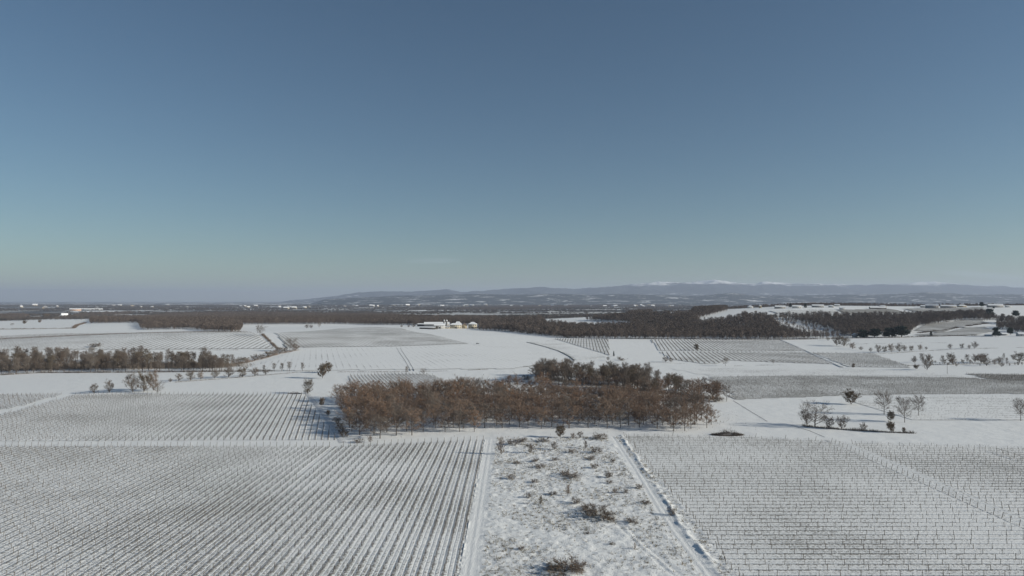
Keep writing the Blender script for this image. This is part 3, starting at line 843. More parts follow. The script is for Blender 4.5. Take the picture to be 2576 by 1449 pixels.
def single(name, kind, var, px, py, hpx, label, cat, wide=1.0, group=None):
    """a plant whose foot is seen at (px, py) and which is hpx tall in the measuring picture"""
    p = at(px, py)
    H = hpx * p[1] / F
    s = H / NAT_H[kind]
    rr = random.Random(int(px * 7 + py * 13))
    return plant(name, kind, var, p, (s * wide, s * wide, s), rr.uniform(0, 6.28), label, cat, group)

rt = np.random.default_rng(5)
# oak grove in the middle
PG = np.array([at(*p)[:2] for p in [(878, 1106), (960, 1103), (1080, 1095), (1240, 1085), (1500, 1083), (1700, 1085), (1806, 1083), (1765, 1045), (1725, 1018), (1500, 1005), (1320, 996), (1200, 992), (1000, 996), (856, 1003), (848, 1030), (862, 1065)]])
g0, g1 = PG.min(0), PG.max(0)
grove = []
row_i = 0
for yy in np.arange(g0[1] + 1.0, g1[1], 8.8):
    for xx in np.arange(g0[0] + (3.8 if row_i % 2 else 0), g1[0], 8.3):
        x, y = xx + rt.normal(0, 1.0), yy + rt.normal(0, 1.0)
        if inside(PG, np.array([x]), np.array([y]))[0]: grove.append((x, y, row_i))
    row_i += 1
FRONT = sorted(g for g in grove if g[2] <= 1)
for x, y, r in grove:
    var = int(rt.choice(6, p=[0.15, 0.18, 0.25, 0.1, 0.17, 0.15])); s = rt.uniform(0.8, 1.22)
    edge = r <= 1
    plant("oak_tree", 'oak', var, (x, y, float(height(x, y))), (s * 1.22, s * 1.22, s * (rt.uniform(0.8, 1.08) if rt.random() < 0.85 else rt.uniform(1.12, 1.3))), rt.uniform(0, 6.28),
          "bare brown oak on the front edge of the grove, %s from its left corner" % ordinal(FRONT.index((x, y, r)) + 1) if edge else "bare oak with brown twigs deeper inside the dense grove",
          "tree", "oaks along the front of the grove" if edge else "oaks inside the grove")
# taller trees behind it
PB = np.array([at(*p)[:2] for p in [(1345, 960), (1440, 975), (1560, 996), (1700, 1010), (1800, 1010), (1815, 1002), (1750, 980), (1660, 962), (1560, 950), (1440, 944), (1350, 945)]])
b0, b1 = PB.min(0), PB.max(0)
nb = 0
pts = []
while nb < 150:
    x, y = rt.uniform(b0[0], b1[0]), rt.uniform(b0[1], b1[1])
    if not inside(PB, np.array([x]), np.array([y]))[0]: continue
    if pts and min((x - a) ** 2 + (y - b) ** 2 for a, b in pts) < 10.0: nb += 0.05; continue
    pts.append((x, y)); nb += 1
for x, y in pts:
    u = x / y
    k = 'tall' if rt.random() < (0.75 if u < 0.2 else 0.45) else 'oak'
    s = rt.uniform(0.75, 1.02) * (1.0 if k == 'tall' else 1.15) * (1.0 if u < 0.2 else 0.88)
    plant("tall_tree", k, int(rt.choice(4, p=[0.7, 0.05, 0.15, 0.1])), (x, y, float(height(x, y))), (s * 1.3, s * 1.3, s), rt.uniform(0, 6.28),
          "tall thin bare tree in the dark wood behind the grove", "tree", "tall trees behind the grove")
# belt of wood on the left
PLW = np.array([at(*p)[:2] for p in [(-60, 946), (100, 938), (350, 937), (555, 935), (592, 918), (470, 908), (250, 904), (-60, 908)]])
b0, b1 = PLW.min(0), PLW.max(0)
pts = []
tries = 0
while len(pts) < 260 and tries < 9000:
    tries += 1
    x, y = rt.uniform(b0[0], b1[0]), rt.uniform(b0[1], b1[1])
    if not inside(PLW, np.array([x]), np.array([y]))[0]: continue
    if pts and min((x - a) ** 2 + (y - b) ** 2 for a, b in pts) < 14.0: continue
    pts.append((x, y))
for x, y in pts:
    s = rt.uniform(0.5, 1.08)
    plant("woodland_tree", 'tall', int(rt.choice(4, p=[0.5, 0.25, 0.1, 0.15])), (x, y, float(height(x, y))), (s * 1.3, s * 1.3, s), rt.uniform(0, 6.28),
          "bare grey tree in the long wood belt on the left", "tree", "trees of the left wood belt")

S = single
# ---- left side
S("bare_tree", 'spread', 0, 397, 991, 28, "small bare tree with a forked trunk at the top of the second vineyard", "tree", 0.85)
S("shrub", 'bush', 1, 237, 990, 23, "low dark shrub at the left end of the thicket above the second vineyard", "shrub", 1.0)
S("shrub", 'bush', 0, 275, 988, 31, "pointed bare shrub between the low dark shrub and the thicket", "shrub", 0.8)
S("shrub", 'bush', 0, 334, 987, 46, "tall bare thicket shrub, left one of three above the second vineyard", "shrub", 0.9)
S("shrub", 'bush', 2, 362, 985, 46, "tall bare thicket shrub, middle one of three above the second vineyard", "shrub", 0.9)
S("shrub", 'bush', 3, 386, 982, 47, "tall bare thicket shrub, right one of three above the second vineyard", "shrub", 0.8)
for i, (x, y, h) in enumerate([(428, 962, 10), (450, 959, 18), (480, 957, 22), (505, 954, 18), (540, 952, 22), (575, 950, 25), (610, 949, 25), (642, 946, 20), (668, 943, 14)]):
    S("shrub", 'bush', i, x, y, h, "bare shrub on the long ditch hedge, %s from the thicket" % ordinal(i + 1), "shrub", 1.1, "shrubs along the left ditch")
S("shrub", 'low', 0, 240, 874, 9, "dark shrub on the lower edge of the striped hillside", "shrub", 1.6)
S("shrub", 'round', 0, 729, 884, 31, "large round bare shrub at the tip of the hedge below the hill", "shrub", 1.35)
S("shrub", 'bush', 3, 742, 882, 16, "low reddish shrub beside the large round bare shrub", "shrub", 1.5)
S("shrub", 'round', 1, 654, 845, 25, "round bare shrub on the boundary between the two hill fields", "shrub", 1.2)
S("shrub", 'bush', 1, 772, 826, 9, "left dark shrub of the little clump on the hilltop snow", "shrub", 1.3)
S("shrub", 'bush', 0, 783, 826, 9, "right dark shrub of the little clump on the hilltop snow", "shrub", 1.3)
S("bare_tree", 'round', 2, 803, 826, 14, "lone small tree beside the clump on the hilltop snow", "tree", 0.8)
for i, (x, h) in enumerate([(664, 15), (690, 20), (709, 20), (728, 23), (761, 21)]):
    S("bare_tree", 'tall', i, x, 934, h, "small bare tree on the dark ditch line, %s from the left wood" % ordinal(i + 1), "tree", 1.3, "small trees along the ditch line")
S("leaning_tree", 'dense', 0, 811, 952, 37, "dense brown tree standing alone beside the ditch line", "tree", 0.85)
S("leaning_tree", 'dense', 1, 826, 938, 29, "smaller dense tree just behind the dense brown tree by the ditch", "tree", 0.75)
S("shrub", 'bush', 2, 774, 991, 36, "tall brown shrub at the top corner of the second vineyard", "shrub", 0.9)
S("shrub", 'dense', 0, 810, 1022, 22, "round dark shrub by the track, upper of two left of the grove", "shrub", 0.9)
S("shrub", 'dense', 1, 825, 1046, 15, "round dark shrub by the track, lower of two left of the grove", "shrub", 1.0)
for i, (x, y) in enumerate([(848, 1066), (854, 1078), (860, 1090), (867, 1100)]):
    S("shrub", 'low', i, x, y, 14, "dark low shrub on the bank at the grove's left edge, %s from the top" % ordinal(i + 1), "shrub", 0.8, "shrubs on the bank left of the grove")
S("bare_tree", 'spread', 0, 1064, 942, 13, "small crooked tree behind the little vineyard", "tree", 0.9)
S("bare_tree", 'tall', 0, 1023, 942, 20, "pale thin tree behind the little vineyard", "tree", 1.0)
# ---- middle distance
S("columnar_shrub", 'cone', 0, 1544, 897, 14, "narrow dark evergreen standing on the snow lane", "shrub", 0.7)
S("shrub", 'low', 1, 1557, 904, 6, "tiny shrub beside the narrow dark evergreen", "shrub", 0.8)
S("shrub", 'bush', 1, 1530, 907, 9, "dark shrub at the foot of the snow lane", "shrub", 1.1)
S("shrub", 'low', 2, 1565, 907, 5, "flat dark shrub at the foot of the lone snow field", "shrub", 1.8)
S("shrub", 'dense', 0, 1752, 882, 17, "round shrub between the two vineyard tiers", "shrub", 1.0)
S("shrub", 'bush', 1, 1673, 911, 13, "left shrub of the pair below the lower vineyard tier", "shrub", 1.4)
S("shrub", 'bush', 0, 1688, 911, 11, "right shrub of the pair below the lower vineyard tier", "shrub", 1.4)
S("bare_tree", 'round', 1, 1825, 921, 21, "lone round tree with a thin trunk below the lower vineyard tier", "tree", 0.9)
S("bare_tree", 'round', 0, 1945, 917, 12, "tiny tree at the edge of the lower vineyard tier", "tree", 0.8)
for i, (x, y, h) in enumerate([(1289, 835, 6), (1312, 837, 5), (1334, 840, 7), (1359, 841, 4), (1384, 843, 3), (1428, 850, 8), (1445, 849, 6), (1462, 849, 6)]):
    S("shrub", 'low', i, x, y, h, "small shrub on the snow below the right wood, %s from the farm" % ordinal(i + 1), "shrub", 1.5, "small shrubs below the right wood")
S("bare_tree", 'round', 2, 1828, 1010, 38, "bare round tree at the right tip of the dark wood", "tree", 0.9)
S("shrub", 'low', 0, 1800, 1010, 10, "low brush under the right tip of the dark wood", "shrub", 2.2)
S("shrub", 'low', 1, 1325, 955, 10, "dark brush mound left of the tall trees behind the grove", "shrub", 1.4)
# ---- right side
S("round_tree", 'dense', 1, 2141, 1017, 37, "dense olive round tree casting a long blue shadow", "tree", 1.15)
S("bare_tree", 'round', 0, 2224, 1043, 54, "bare tree with a straight trunk on the sparse orchard", "tree", 0.95)
S("bare_tree", 'round', 1, 2311, 1046, 47, "bare tree with a clear trunk at the right of the orchard group", "tree", 0.95)
S("bare_tree", 'round', 2, 2276, 1063, 57, "broad bushy bare tree in the middle of the orchard group", "tree", 0.9)
S("shrub", 'dense', 0, 2241, 1060, 26, "dark dense shrub at the foot of the broad bushy tree", "shrub", 0.9)
S("bare_tree", 'spread', 0, 2050, 1075, 54, "wide crooked bare tree at the left end of the right hedge", "tree", 1.0)
S("shrub", 'bush', 0, 2030, 1070, 40, "bare shrub left of the wide crooked tree", "shrub", 0.9)
S("shrub", 'bush', 1, 2086, 1077, 28, "dark bare shrub right of the wide crooked tree", "shrub", 1.3)
S("shrub", 'bush', 1, 2117, 1079, 30, "dark bare shrub in the middle of the right hedge", "shrub", 1.2)
S("shrub", 'bush', 0, 2171, 1083, 19, "small ragged shrub on the thin part of the right hedge", "shrub", 1.1)
S("shrub", 'dense', 1, 2241, 1088, 29, "dense shrub near the right end of the right hedge", "shrub", 0.9)
S("shrub", 'dense', 0, 2274, 1089, 14, "last small shrub of the right hedge", "shrub", 0.9)
S("bare_tree", 'round', 1, 2568, 1059, 52, "bare tree cut off by the right edge of the picture", "tree", 0.9)
S("vase_shrub", 'bush', 0, 2332, 931, 36, "tall fan shaped shrub at the end of the wedge vineyard", "shrub", 0.75)
S("shrub", 'dense', 1, 2304, 929, 12, "dark shrub beside the tall fan shaped shrub", "shrub", 1.2)
S("shrub", 'dense', 0, 2147, 926, 12, "small round shrub on the lower edge of the wedge vineyard", "shrub", 0.9)
for i, (x, y, h) in enumerate([(2083, 857, 8), (2105, 869, 24), (2123, 871, 23), (2145, 878, 15), (2166, 881, 9)]):
    S("shrub", 'bush', i, x, y, h, "bare shrub in the dark clump by the right snow field, %s from its top" % ordinal(i + 1), "shrub", 1.3, "shrubs of the dark clump by the right snow field")
for i, (x, y, h) in enumerate([(2190, 885, 10), (2210, 887, 18), (2226, 886, 15), (2242, 886, 20), (2262, 885, 20), (2276, 884, 14), (2292, 883, 13), (2315, 881, 13), (2330, 880, 8), (2390, 878, 12), (2420, 877, 12), (2438, 877, 9), (2452, 877, 17)]):
    S("shrub", 'bush', i, x, y, h, "bare shrub along the curved field boundary on the right, %s from the clump" % ordinal(i + 1), "shrub", 1.0, "shrubs along the curved boundary")
ro = random.Random(9)
for i in range(44):
    x = 2298 + 6.4 * i + ro.uniform(-3, 3); y = 913 + (i % 3) * 4 - 0.008 * (x - 2300) + ro.uniform(-6, 5)
    S("young_tree", 'bush' if ro.random() < 0.5 else 'tall', ro.randint(0, 3), x, y, ro.choice([6, 8, 10, 13, 17, 21]) * ro.uniform(0.85, 1.15), "spindly young tree in the thin plantation strip, %s right of the fan shaped shrub" % ordinal(i + 1), "tree", ro.uniform(0.7, 1.4), "young trees of the thin plantation strip")
for i, (x, y, h, w) in enumerate([(2172, 849, 19, 1.7), (2200, 849, 22, 1.6), (2238, 848, 23, 1.5), (2268, 848, 28, 1.5)]):
    S("evergreen_tree", 'ever', i, x, y, h, "dark evergreen tree at the foot of the right wood, %s from the hut" % ordinal(i + 1), "tree", w, "evergreens at the foot of the right wood")
S("conifer", 'cone', 0, 2342, 845, 13, "small pointed conifer on the snow by the right slope", "tree", 1.2)
S("evergreen_tree", 'ever', 0, 2505, 846, 22, "dark evergreen beside the cottages at the right edge", "tree", 0.9)
S("evergreen_tree", 'ever', 1, 2542, 842, 18, "second evergreen beside the cottages at the right edge", "tree", 0.9)
S("evergreen_tree", 'ever', 0, 2490, 800, 23, "large dark evergreen on the right slope below the ridge", "tree", 1.1)
S("evergreen_tree", 'ever', 1, 2556, 797, 16, "smaller evergreen on the right slope at the picture edge", "tree", 1.2)
S("conifer", 'cone', 0, 1988, 774, 12, "dark conifer between the first two ridge houses", "tree", 1.4)
S("conifer", 'cone', 0, 2026, 775, 13, "dark conifer right of the second ridge house", "tree", 1.4)
S("evergreen_tree", 'ever', 1, 2470, 772, 12, "broad dark tree on the ridge near the last barn", "tree", 1.1)
S("evergreen_tree", 'ever', 0, 2500, 776, 5, "low evergreen on the ridge in front of the last barn", "tree", 1.1)
# ---- shrubs on the fallow strip
FAL = [(1290, 1120, 12, 'low', 0, 1.4, 'flat brush at the far left of the fallow strip'), (1318, 1112, 9, 'low', 2, 1.6, 'wide flat brush behind the dark spreading shrub'), (1370, 1112, 10, 'low', 1, 1.5, 'flat brush behind the grey shrub on the fallow strip'), (1440, 1140, 9, 'low', 0, 1.3, 'tuft between the grey shrub and the thin upright shrub'), (1300, 1168, 8, 'low', 1, 1.2, 'tuft below the tall reddish shrub'), (1485, 1158, 9, 'low', 2, 1.3, 'tuft below the thin upright shrub'), (1395, 1160, 8, 'low', 1, 1.1, 'tuft between the two upper brush patches'), (1345, 1215, 8, 'low', 0, 1.2, 'tuft left of the wide middle brush patch'),
       (1336, 1141, 24, 'bush', 1, 1.0, "dark spreading shrub at the far end of the fallow strip"), (1395, 1132, 20, 'bush', 0, 1.0, "grey shrub right of the dark spreading shrub on the fallow strip"),
       (1473, 1129, 19, 'bush', 1, 0.6, "thin upright shrub near the far right of the fallow strip"), (1261, 1144, 40, 'bush', 3, 0.6, "tall reddish shrub on the left edge of the fallow strip"),
       (1409, 1101, 32, 'dense', 0, 1.0, "dense brown young tree standing in front of the grove"), (1460, 1101, 15, 'bush', 1, 1.3, "dark shrub in front of the grove beside the dense young tree"),
       (1442, 1103, 13, 'bush', 3, 1.3, "reddish shrub between the dense young tree and its dark neighbour"), (1358, 1178, 9, 'low', 0, 1.6, "flat brush patch in the upper part of the fallow strip"),
       (1345, 1162, 8, 'low', 2, 1.3, "small flat brush patch above the upper brush patch"), (1438, 1203, 13, 'low', 1, 1.8, "wide brush patch in the middle of the fallow strip"), (1420, 1196, 9, 'low', 0, 1.5, "brush patch touching the left of the wide middle patch"),
       (1495, 1179, 11, 'low', 1, 0.9, "round tuft right of the upper brush patch"), (1530, 1203, 13, 'low', 2, 0.7, "pointed tuft near the track, upper of two"), (1533, 1217, 8, 'low', 0, 1.2, "flat tuft near the track, lower of two"),
       (1428, 1248, 27, 'bush', 3, 0.55, "slim brown shrub in the middle of the fallow strip"), (1330, 1253, 12, 'low', 1, 0.7, "small tuft left of the slim brown shrub"), (1392, 1245, 7, 'low', 0, 1.5, "flat brush just left of the slim brown shrub"),
       (1360, 1270, 24, 'bush', 2, 0.4, "thin spiky shrub with a long shadow on the fallow strip"), (1500, 1300, 22, 'low', 0, 1.7, "big dark brush patch right of the middle of the fallow strip"),
       (1532, 1309, 16, 'low', 2, 1.5, "brush patch joined to the right of the big dark patch"), (1449, 1268, 15, 'low', 1, 0.9, "spiky tuft above the big dark brush patch"), (1478, 1284, 14, 'low', 1, 1.3, "brush patch joined to the upper left of the big dark patch"),
       (1591, 1316, 11, 'low', 2, 1.6, "flat brush right of the big dark patch"), (1624, 1268, 7, 'low', 0, 1.8, "flat dark brush close to the farm track"),
       (1607, 1230, 11, 'low', 1, 0.9, "round tuft close to the farm track"), (1573, 1241, 9, 'low', 2, 0.8, "small tuft left of the round tuft by the farm track"), (1546, 1241, 9, 'low', 0, 0.8, "small tuft farther left of the round tuft by the farm track"),
       (1690, 1297, 18, 'low', 1, 0.6, "dark shrub on the bank right of the farm track"), (1597, 1383, 17, 'bush', 3, 0.5, "thin shrub beside the faint side track"),
       (1420, 1441, 26, 'low', 0, 1.8, "large dark brush patch at the bottom of the fallow strip"), (1450, 1436, 18, 'low', 2, 1.4, "brush joined to the right of the bottom patch"), (1390, 1438, 14, 'low', 1, 1.5, "brush joined to the left of the bottom patch"),
       (1285, 1206, 11, 'low', 1, 1.0, "dark tuft on the left edge of the fallow strip"), (1310, 1383, 9, 'low', 2, 1.0, "tuft in the lower left of the fallow strip"), (1500, 1140, 12, 'low', 0, 1.2, "brush near the top of the farm track"),
       (1510, 1105, 12, 'low', 1, 1.7, "flat brushwood at the top end of the fallow strip"), (902, 1114, 9, 'low', 1, 1.4, "left low brush in front of the grove's left corner"), (931, 1113, 16, 'bush', 3, 0.9, "reddish brush in front of the grove's left corner"),
       (1540, 1165, 8, 'low', 0, 0.8, "little tuft beside the farm track's upper bend"), (1480, 1345, 6, 'low', 2, 1.0, "little tuft below the big dark brush patch"), (1540, 1372, 7, 'low', 1, 1.1, "little tuft left of the thin shrub by the side track")]
for x, y, h, k, v, w, lab in FAL: S("shrub", k, v, x, y, h, lab, "shrub", w)
# brush heaps
def heap(px, py, wpx, hpx, label, n=2600, seed=3):
    p = at(px, py); k = p[1] / F
    W, H = wpx * k, hpx * k
    rng = np.random.default_rng(seed)
    mb = MB()
    r = np.sqrt(rng.uniform(0, 1, n)); a = rng.uniform(0, 6.283, n)
    z = H * (1 - r) ** 1.0 * rng.uniform(0.1, 1, n) * (0.7 + 0.5 * np.sin(a * 3 + r * 5))
    B = np.stack([r * np.cos(a) * W * 0.5, r * np.sin(a) * W * 0.22, z], -1)
    D = rng.normal(0, 1, (n, 3)); D[:, 2] = np.abs(D[:, 2]) * 0.35
    mb.spikes(B, D, rng.uniform(0.5, 1.8, n), 0.09, rng)
    root = empty("brush_pile", p); o = obj("branches", mb.mesh("branches", [M['twig_dark']]), root); o["kind"] = "stuff"
    core = MB(); m = 24
    ang = np.linspace(0, 6.283, m, endpoint=False)
    V = [[0, 0, H * 0.28]]
    for rr, hh in ((0.35, 0.2), (0.7, 0.08), (1.0, -0.03)):
        V += [[math.cos(t) * W * 0.48 * rr * rng.uniform(0.9, 1.1), math.sin(t) * W * 0.2 * rr * rng.uniform(0.9, 1.1), H * hh * rng.uniform(0.8, 1.2)] for t in ang]
    Fc = [[0, 1 + j, 1 + (j + 1) % m] for j in range(m)]
    core.add(V, Fc)
    for k_ in range(2):
        b = 1 + k_ * m
        core.quads(V, [[b + j, b + m + j, b + m + (j + 1) % m, b + (j + 1) % m] for j in range(m)])
    obj("core", core.mesh("core", [plain_mat("heap litter", (0.30, 0.29, 0.28), 0.9, 0.6, 1.5)]), root)
    tag(root, label, "brush pile")
heap(1830, 1094, 82, 16, "long pile of cut branches at the grove's right front corner")
heap(742, 990, 34, 7, "low pile of cut branches at the top corner of the second vineyard", 300, 4)

# dead grass tufts over the fallow strip
rg = np.random.default_rng(77)
n = 11000
gx, gy = rg.uniform(-7, 50.5, n), rg.uniform(122, 310, n)
keep = (fbm(gx / 9, gy / 9, 3) + rg.normal(0, 0.12, n) > 0.5) & (np.abs(gx - 44.6) > 2.0)
gx, gy = gx[keep], gy[keep]
mb = MB()
for j in range(6):
    B = np.stack([gx + rg.normal(0, 0.12, len(gx)), gy + rg.normal(0, 0.12, len(gx)), np.full(len(gx), 0.1)], -1)
    D = rg.normal(0, 0.6, (len(gx), 3)); D[:, 2] = 0.8
    mb.spikes(B, D, rg.uniform(0.3, 0.9, len(gx)), 0.09, rg)
tag(obj("grass", mb.mesh("grass", [M['straw']])), "dead grass tufts poking through snow on the fallow strip", "grass", kind="stuff")

# hedges: low dark scrub lines
def hedge(name, label, pts, h, w, per_m=10, mat='twig_dark', kind="stuff", seed=1, cat="hedge", gaps=0.0, bank=0.3):
    W = [at(*p)[:2] for p in pts]
    rng = np.random.default_rng(seed)
    S_ = [0.0]
    for i in range(1, len(W)): S_.append(S_[-1] + np.hypot(*(W[i] - W[i - 1])))
    n = int(S_[-1] * per_m)
    t = rng.uniform(0, S_[-1], n)
    if gaps: t = t[vnoise(t / 14.0, t * 0 + seed) > gaps]
    n = len(t)
    x = np.interp(t, S_, [q[0] for q in W]) + rng.normal(0, w * 0.4, n); y = np.interp(t, S_, [q[1] for q in W]) + rng.normal(0, w * 0.4, n)
    hh = h * (0.4 + 1.1 * vnoise(t / 6.0, t * 0 + seed))
    mb = MB()
    D = rng.normal(0, 0.5, (n, 3)); D[:, 2] = 1
    mb.spikes(np.stack([x, y, height(x, y)], -1), D, hh * rng.uniform(0.5, 1.2, n), 0.10 + 0.04 * h, rng)
    o = obj(name, mb.mesh(name, [M[mat]])); tag(o, label, cat, kind=kind)
hedge("hedge", "thin dark ditch line of scrub across the middle snow", [(440, 962), (560, 953), (690, 942), (760, 936), (860, 936), (1000, 936), (1150, 933), (1290, 926), (1440, 911)], 0.9, 1.2, 11, gaps=0.28, seed=2)
hedge("undergrowth", "brown undergrowth filling the left wood belt", [(-50, 930), (100, 926), (300, 923), (520, 922), (575, 922)], 5.0, 26.0, 80, "twig_grey", seed=23, cat="undergrowth")
hedge("undergrowth", "dark undergrowth inside the wood behind the grove", [(1360, 952), (1500, 968), (1640, 985), (1790, 1003)], 2.2, 9.0, 30, "twig_grey", seed=24, cat="undergrowth")
hedge("undergrowth", "thin brown undergrowth on the floor of the oak grove", [(900, 1070), (1100, 1050), (1300, 1045), (1500, 1045), (1740, 1055)], 1.0, 38.0, 45, "twig_oak", seed=25, cat="undergrowth")
hedge("hedge", "dark scrub strip at the foot of the left wood belt", [(-40, 946), (100, 938), (350, 937), (590, 935), (690, 934)], 2.0, 2.5, 14, seed=3)
hedge("hedge", "brown hedge climbing from the left wood belt to the round shrub", [(585, 918), (620, 912), (660, 902), (700, 890), (750, 881)], 2.2, 5.0, 12, 'twig_oak', seed=4)
for i, (x, y, h) in enumerate([(590, 919, 15), (606, 916, 17), (622, 913, 13), (640, 908, 16), (657, 904, 12), (674, 899, 15), (690, 894, 13), (704, 890, 16), (717, 887, 12)]):
    S('shrub', 'bush', i + 1, x, y, h, 'brown shrub in the climbing hedge, %s from the left wood belt' % ordinal(i + 1), 'shrub', 1.7, 'shrubs of the climbing hedge')
hedge("hedge", "dark hedge between the two hill fields", [(660, 842), (675, 856), (690, 870), (700, 879)], 2.6, 2.5, 14, seed=5, gaps=0.2)
hedge("hedge", "thin scrub line below the striped hillside", [(215, 874), (300, 876), (450, 879), (560, 881), (640, 880)], 1.0, 1.5, 9, gaps=0.35, seed=6)
hedge("hedge", "scrub along the right hedge beneath the crooked tree", [(2020, 1072), (2080, 1078), (2150, 1083), (2240, 1088), (2300, 1090)], 1.4, 1.4, 34, 'twig_grey', seed=7)
hedge("hedge", "low dark boundary line across the right snow", [(2130, 890), (2240, 889), (2310, 884), (2400, 879), (2500, 876), (2620, 873)], 0.9, 1.2, 8, gaps=0.2, seed=8)
hedge("hedge", "dark scrub at the foot of the right wood", [(1560, 852), (1800, 854), (2000, 854), (2160, 851), (2300, 848), (2400, 845), (2480, 846)], 2.6, 4.0, 12, seed=9)
hedge("hedge", "upper thin boundary line on the right snow", [(2150, 866), (2230, 864), (2320, 862), (2390, 863)], 0.9, 1.2, 7, gaps=0.35, seed=10)
hedge("hedge", "reed like strip in the right snow field", [(2280, 920), (2380, 917), (2480, 915), (2620, 913)], 0.7, 6.0, 20, 'twig_grey', gaps=0.2, seed=11)
hedge("hedge", "dark scrub below the lower vineyard tier", [(1600, 911), (1680, 913), (1760, 917), (1850, 921), (1990, 917)], 0.6, 1.0, 8, gaps=0.3, seed=12)
hedge("hedge", "dark hedge across the right slope", [(2310, 838), (2370, 832), (2420, 822), (2480, 814), (2540, 812)], 3.0, 5.0, 18, seed=14, gaps=0.15)
hedge("hedge", "upper thin hedge on the right slope", [(2330, 816), (2400, 808), (2470, 803), (2500, 803)], 2.0, 3.0, 12, seed=15, gaps=0.2)
hedge("hedge", "dark ditch scrub on the far left snow", [(-30, 829), (80, 828), (185, 826), (195, 818), (215, 812)], 3.0, 5.0, 14, seed=13)

# ------------------------------------------------------------------ woods far off: masses of trees
def wood_tree(seed, H, R, n, w, mat):
    rng = np.random.default_rng(seed)
    mb = MB()
    mb.tube([[0, 0, -0.5], [0.2, 0, H * 0.5], [0, 0.2, H * 0.9]], [0.02 * H, 0.013 * H, 0.03], 4)
    t = rng.uniform(0, 1, n)
    z = H * (0.25 + 0.62 * t); a = rng.uniform(0, 6.283, n)
    r = R * np.sin(np.pi * (0.15 + 0.8 * t)) ** 0.7 * np.sqrt(rng.uniform(0.02, 1, n)) * (0.8 + 0.2 * np.sin(3 * a + seed))
    B = np.stack([r * np.cos(a), r * np.sin(a), z], -1)
    D = np.stack([np.cos(a) * 0.6, np.sin(a) * 0.6, np.full(n, 0.9)], -1) + rng.normal(0, 0.45, (n, 3))
    mb.spikes(B, D, rng.uniform(0.12, 0.24, n) * H, w * rng.uniform(0.7, 1.4, n), rng)
    o = bpy.data.objects.new("wood_source", mb.mesh("wood_source", [M[mat]]))
    return o
M['wood_far'] = random_mat("winter wood", (0.07, 0.057, 0.05), (0.185, 0.15, 0.128))
M['wood_plain'] = random_mat("plain wood", (0.065, 0.057, 0.052), (0.125, 0.108, 0.094))
SRC = [wood_tree(300 + i, 13.0, 3.6, 150, 0.34, 'wood_far') for i in range(3)]
SRC_FAR = [wood_tree(320 + i, 13.0, 14.0, 110, 2.2, 'wood_plain') for i in range(3)]
def instancer(name, sources, pts, scales, label):
    me = bpy.data.meshes.new(name)
    me.from_pydata([tuple(p) for p in pts], [], [])
    at_ = me.attributes.new("size", 'FLOAT', 'POINT'); at_.data.foreach_set("value", np.asarray(scales, np.float32))
    o = obj(name, me)
    ng = bpy.data.node_groups.new(name, 'GeometryNodeTree')
    ng.interface.new_socket("Geometry", in_out='INPUT', socket_type='NodeSocketGeometry')
    ng.interface.new_socket("Geometry", in_out='OUTPUT', socket_type='NodeSocketGeometry')
    N, Lk = ng.nodes, ng.links
    gi, go = N.new("NodeGroupInput"), N.new("NodeGroupOutput")
    join = N.new("GeometryNodeJoinGeometry")
    idx = N.new("GeometryNodeInputIndex")
    size = N.new("GeometryNodeInputNamedAttribute"); size.data_type = 'FLOAT'; size.inputs["Name"].default_value = "size"
    rot = N.new("FunctionNodeRandomValue"); rot.data_type = 'FLOAT_VECTOR'
    rot.inputs[0].default_value = (0, 0, 0); rot.inputs[1].default_value = (0, 0, 6.283)
    for i, s in enumerate(sources):
        oi = N.new("GeometryNodeObjectInfo"); oi.inputs["Object"].default_value = s; oi.transform_space = 'ORIGINAL'
        ins = N.new("GeometryNodeInstanceOnPoints")
        md = N.new("ShaderNodeMath"); md.operation = 'MODULO'; Lk.new(idx.outputs[0], md.inputs[0]); md.inputs[1].default_value = len(sources)
        cp = N.new("ShaderNodeMath"); cp.operation = 'COMPARE'; Lk.new(md.outputs[0], cp.inputs[0]); cp.inputs[1].default_value = i; cp.inputs[2].default_value = 0.2
        Lk.new(gi.outputs[0], ins.inputs["Points"]); Lk.new(oi.outputs["Geometry"], ins.inputs["Instance"])
        Lk.new(cp.outputs[0], ins.inputs["Selection"]); Lk.new(size.outputs[0], ins.inputs["Scale"]); Lk.new(rot.outputs[0], ins.inputs["Rotation"])
        Lk.new(ins.outputs[0], join.inputs[0])
    Lk.new(join.outputs[0], go.inputs[0])
    md = o.modifiers.new("scatter", 'NODES'); md.node_group = ng
    tag(o, label, "woods", kind="stuff")
    return o
def scatter(P, gap, rng, hole=None):
    lo, hi = P.min(0), P.max(0)
    X, Y = np.meshgrid(np.arange(lo[0], hi[0], gap), np.arange(lo[1], hi[1], gap))
    X = X.ravel() + rng.uniform(-0.5, 0.5, X.size) * gap; Y = Y.ravel() + rng.uniform(-0.5, 0.5, Y.size) * gap
    k = inside(P, X, Y)
    if hole is not None: k &= ~hole(X, Y)
    return X[k], Y[k]
def forest(name, label, pts, gap, seed, holes=(), sc=(0.75, 1.2), src=None, clear=0.0):
    rng = np.random.default_rng(seed)
    P = np.array([at(*p)[:2] for p in pts])
    HP = [np.array([at(*p)[:2] for p in h]) for h in holes]
    def hole(X, Y):
        r = np.zeros(X.shape, bool)
        for h in HP: r |= inside(h, X, Y)
        if clear: r |= fbm(X / 70.0, Y / 70.0 + seed, 3) < clear
        return r
    x, y = scatter(P, gap, rng, hole)
    print(name, len(x), "extent", P.min(0).round(), P.max(0).round())
    return instancer(name, src or SRC, np.stack([x, y, height(x, y)], -1), rng.uniform(sc[0], sc[1], len(x)) * (0.68 + 0.62 * fbm(x / 55.0, y / 55.0 + seed, 3)), label)
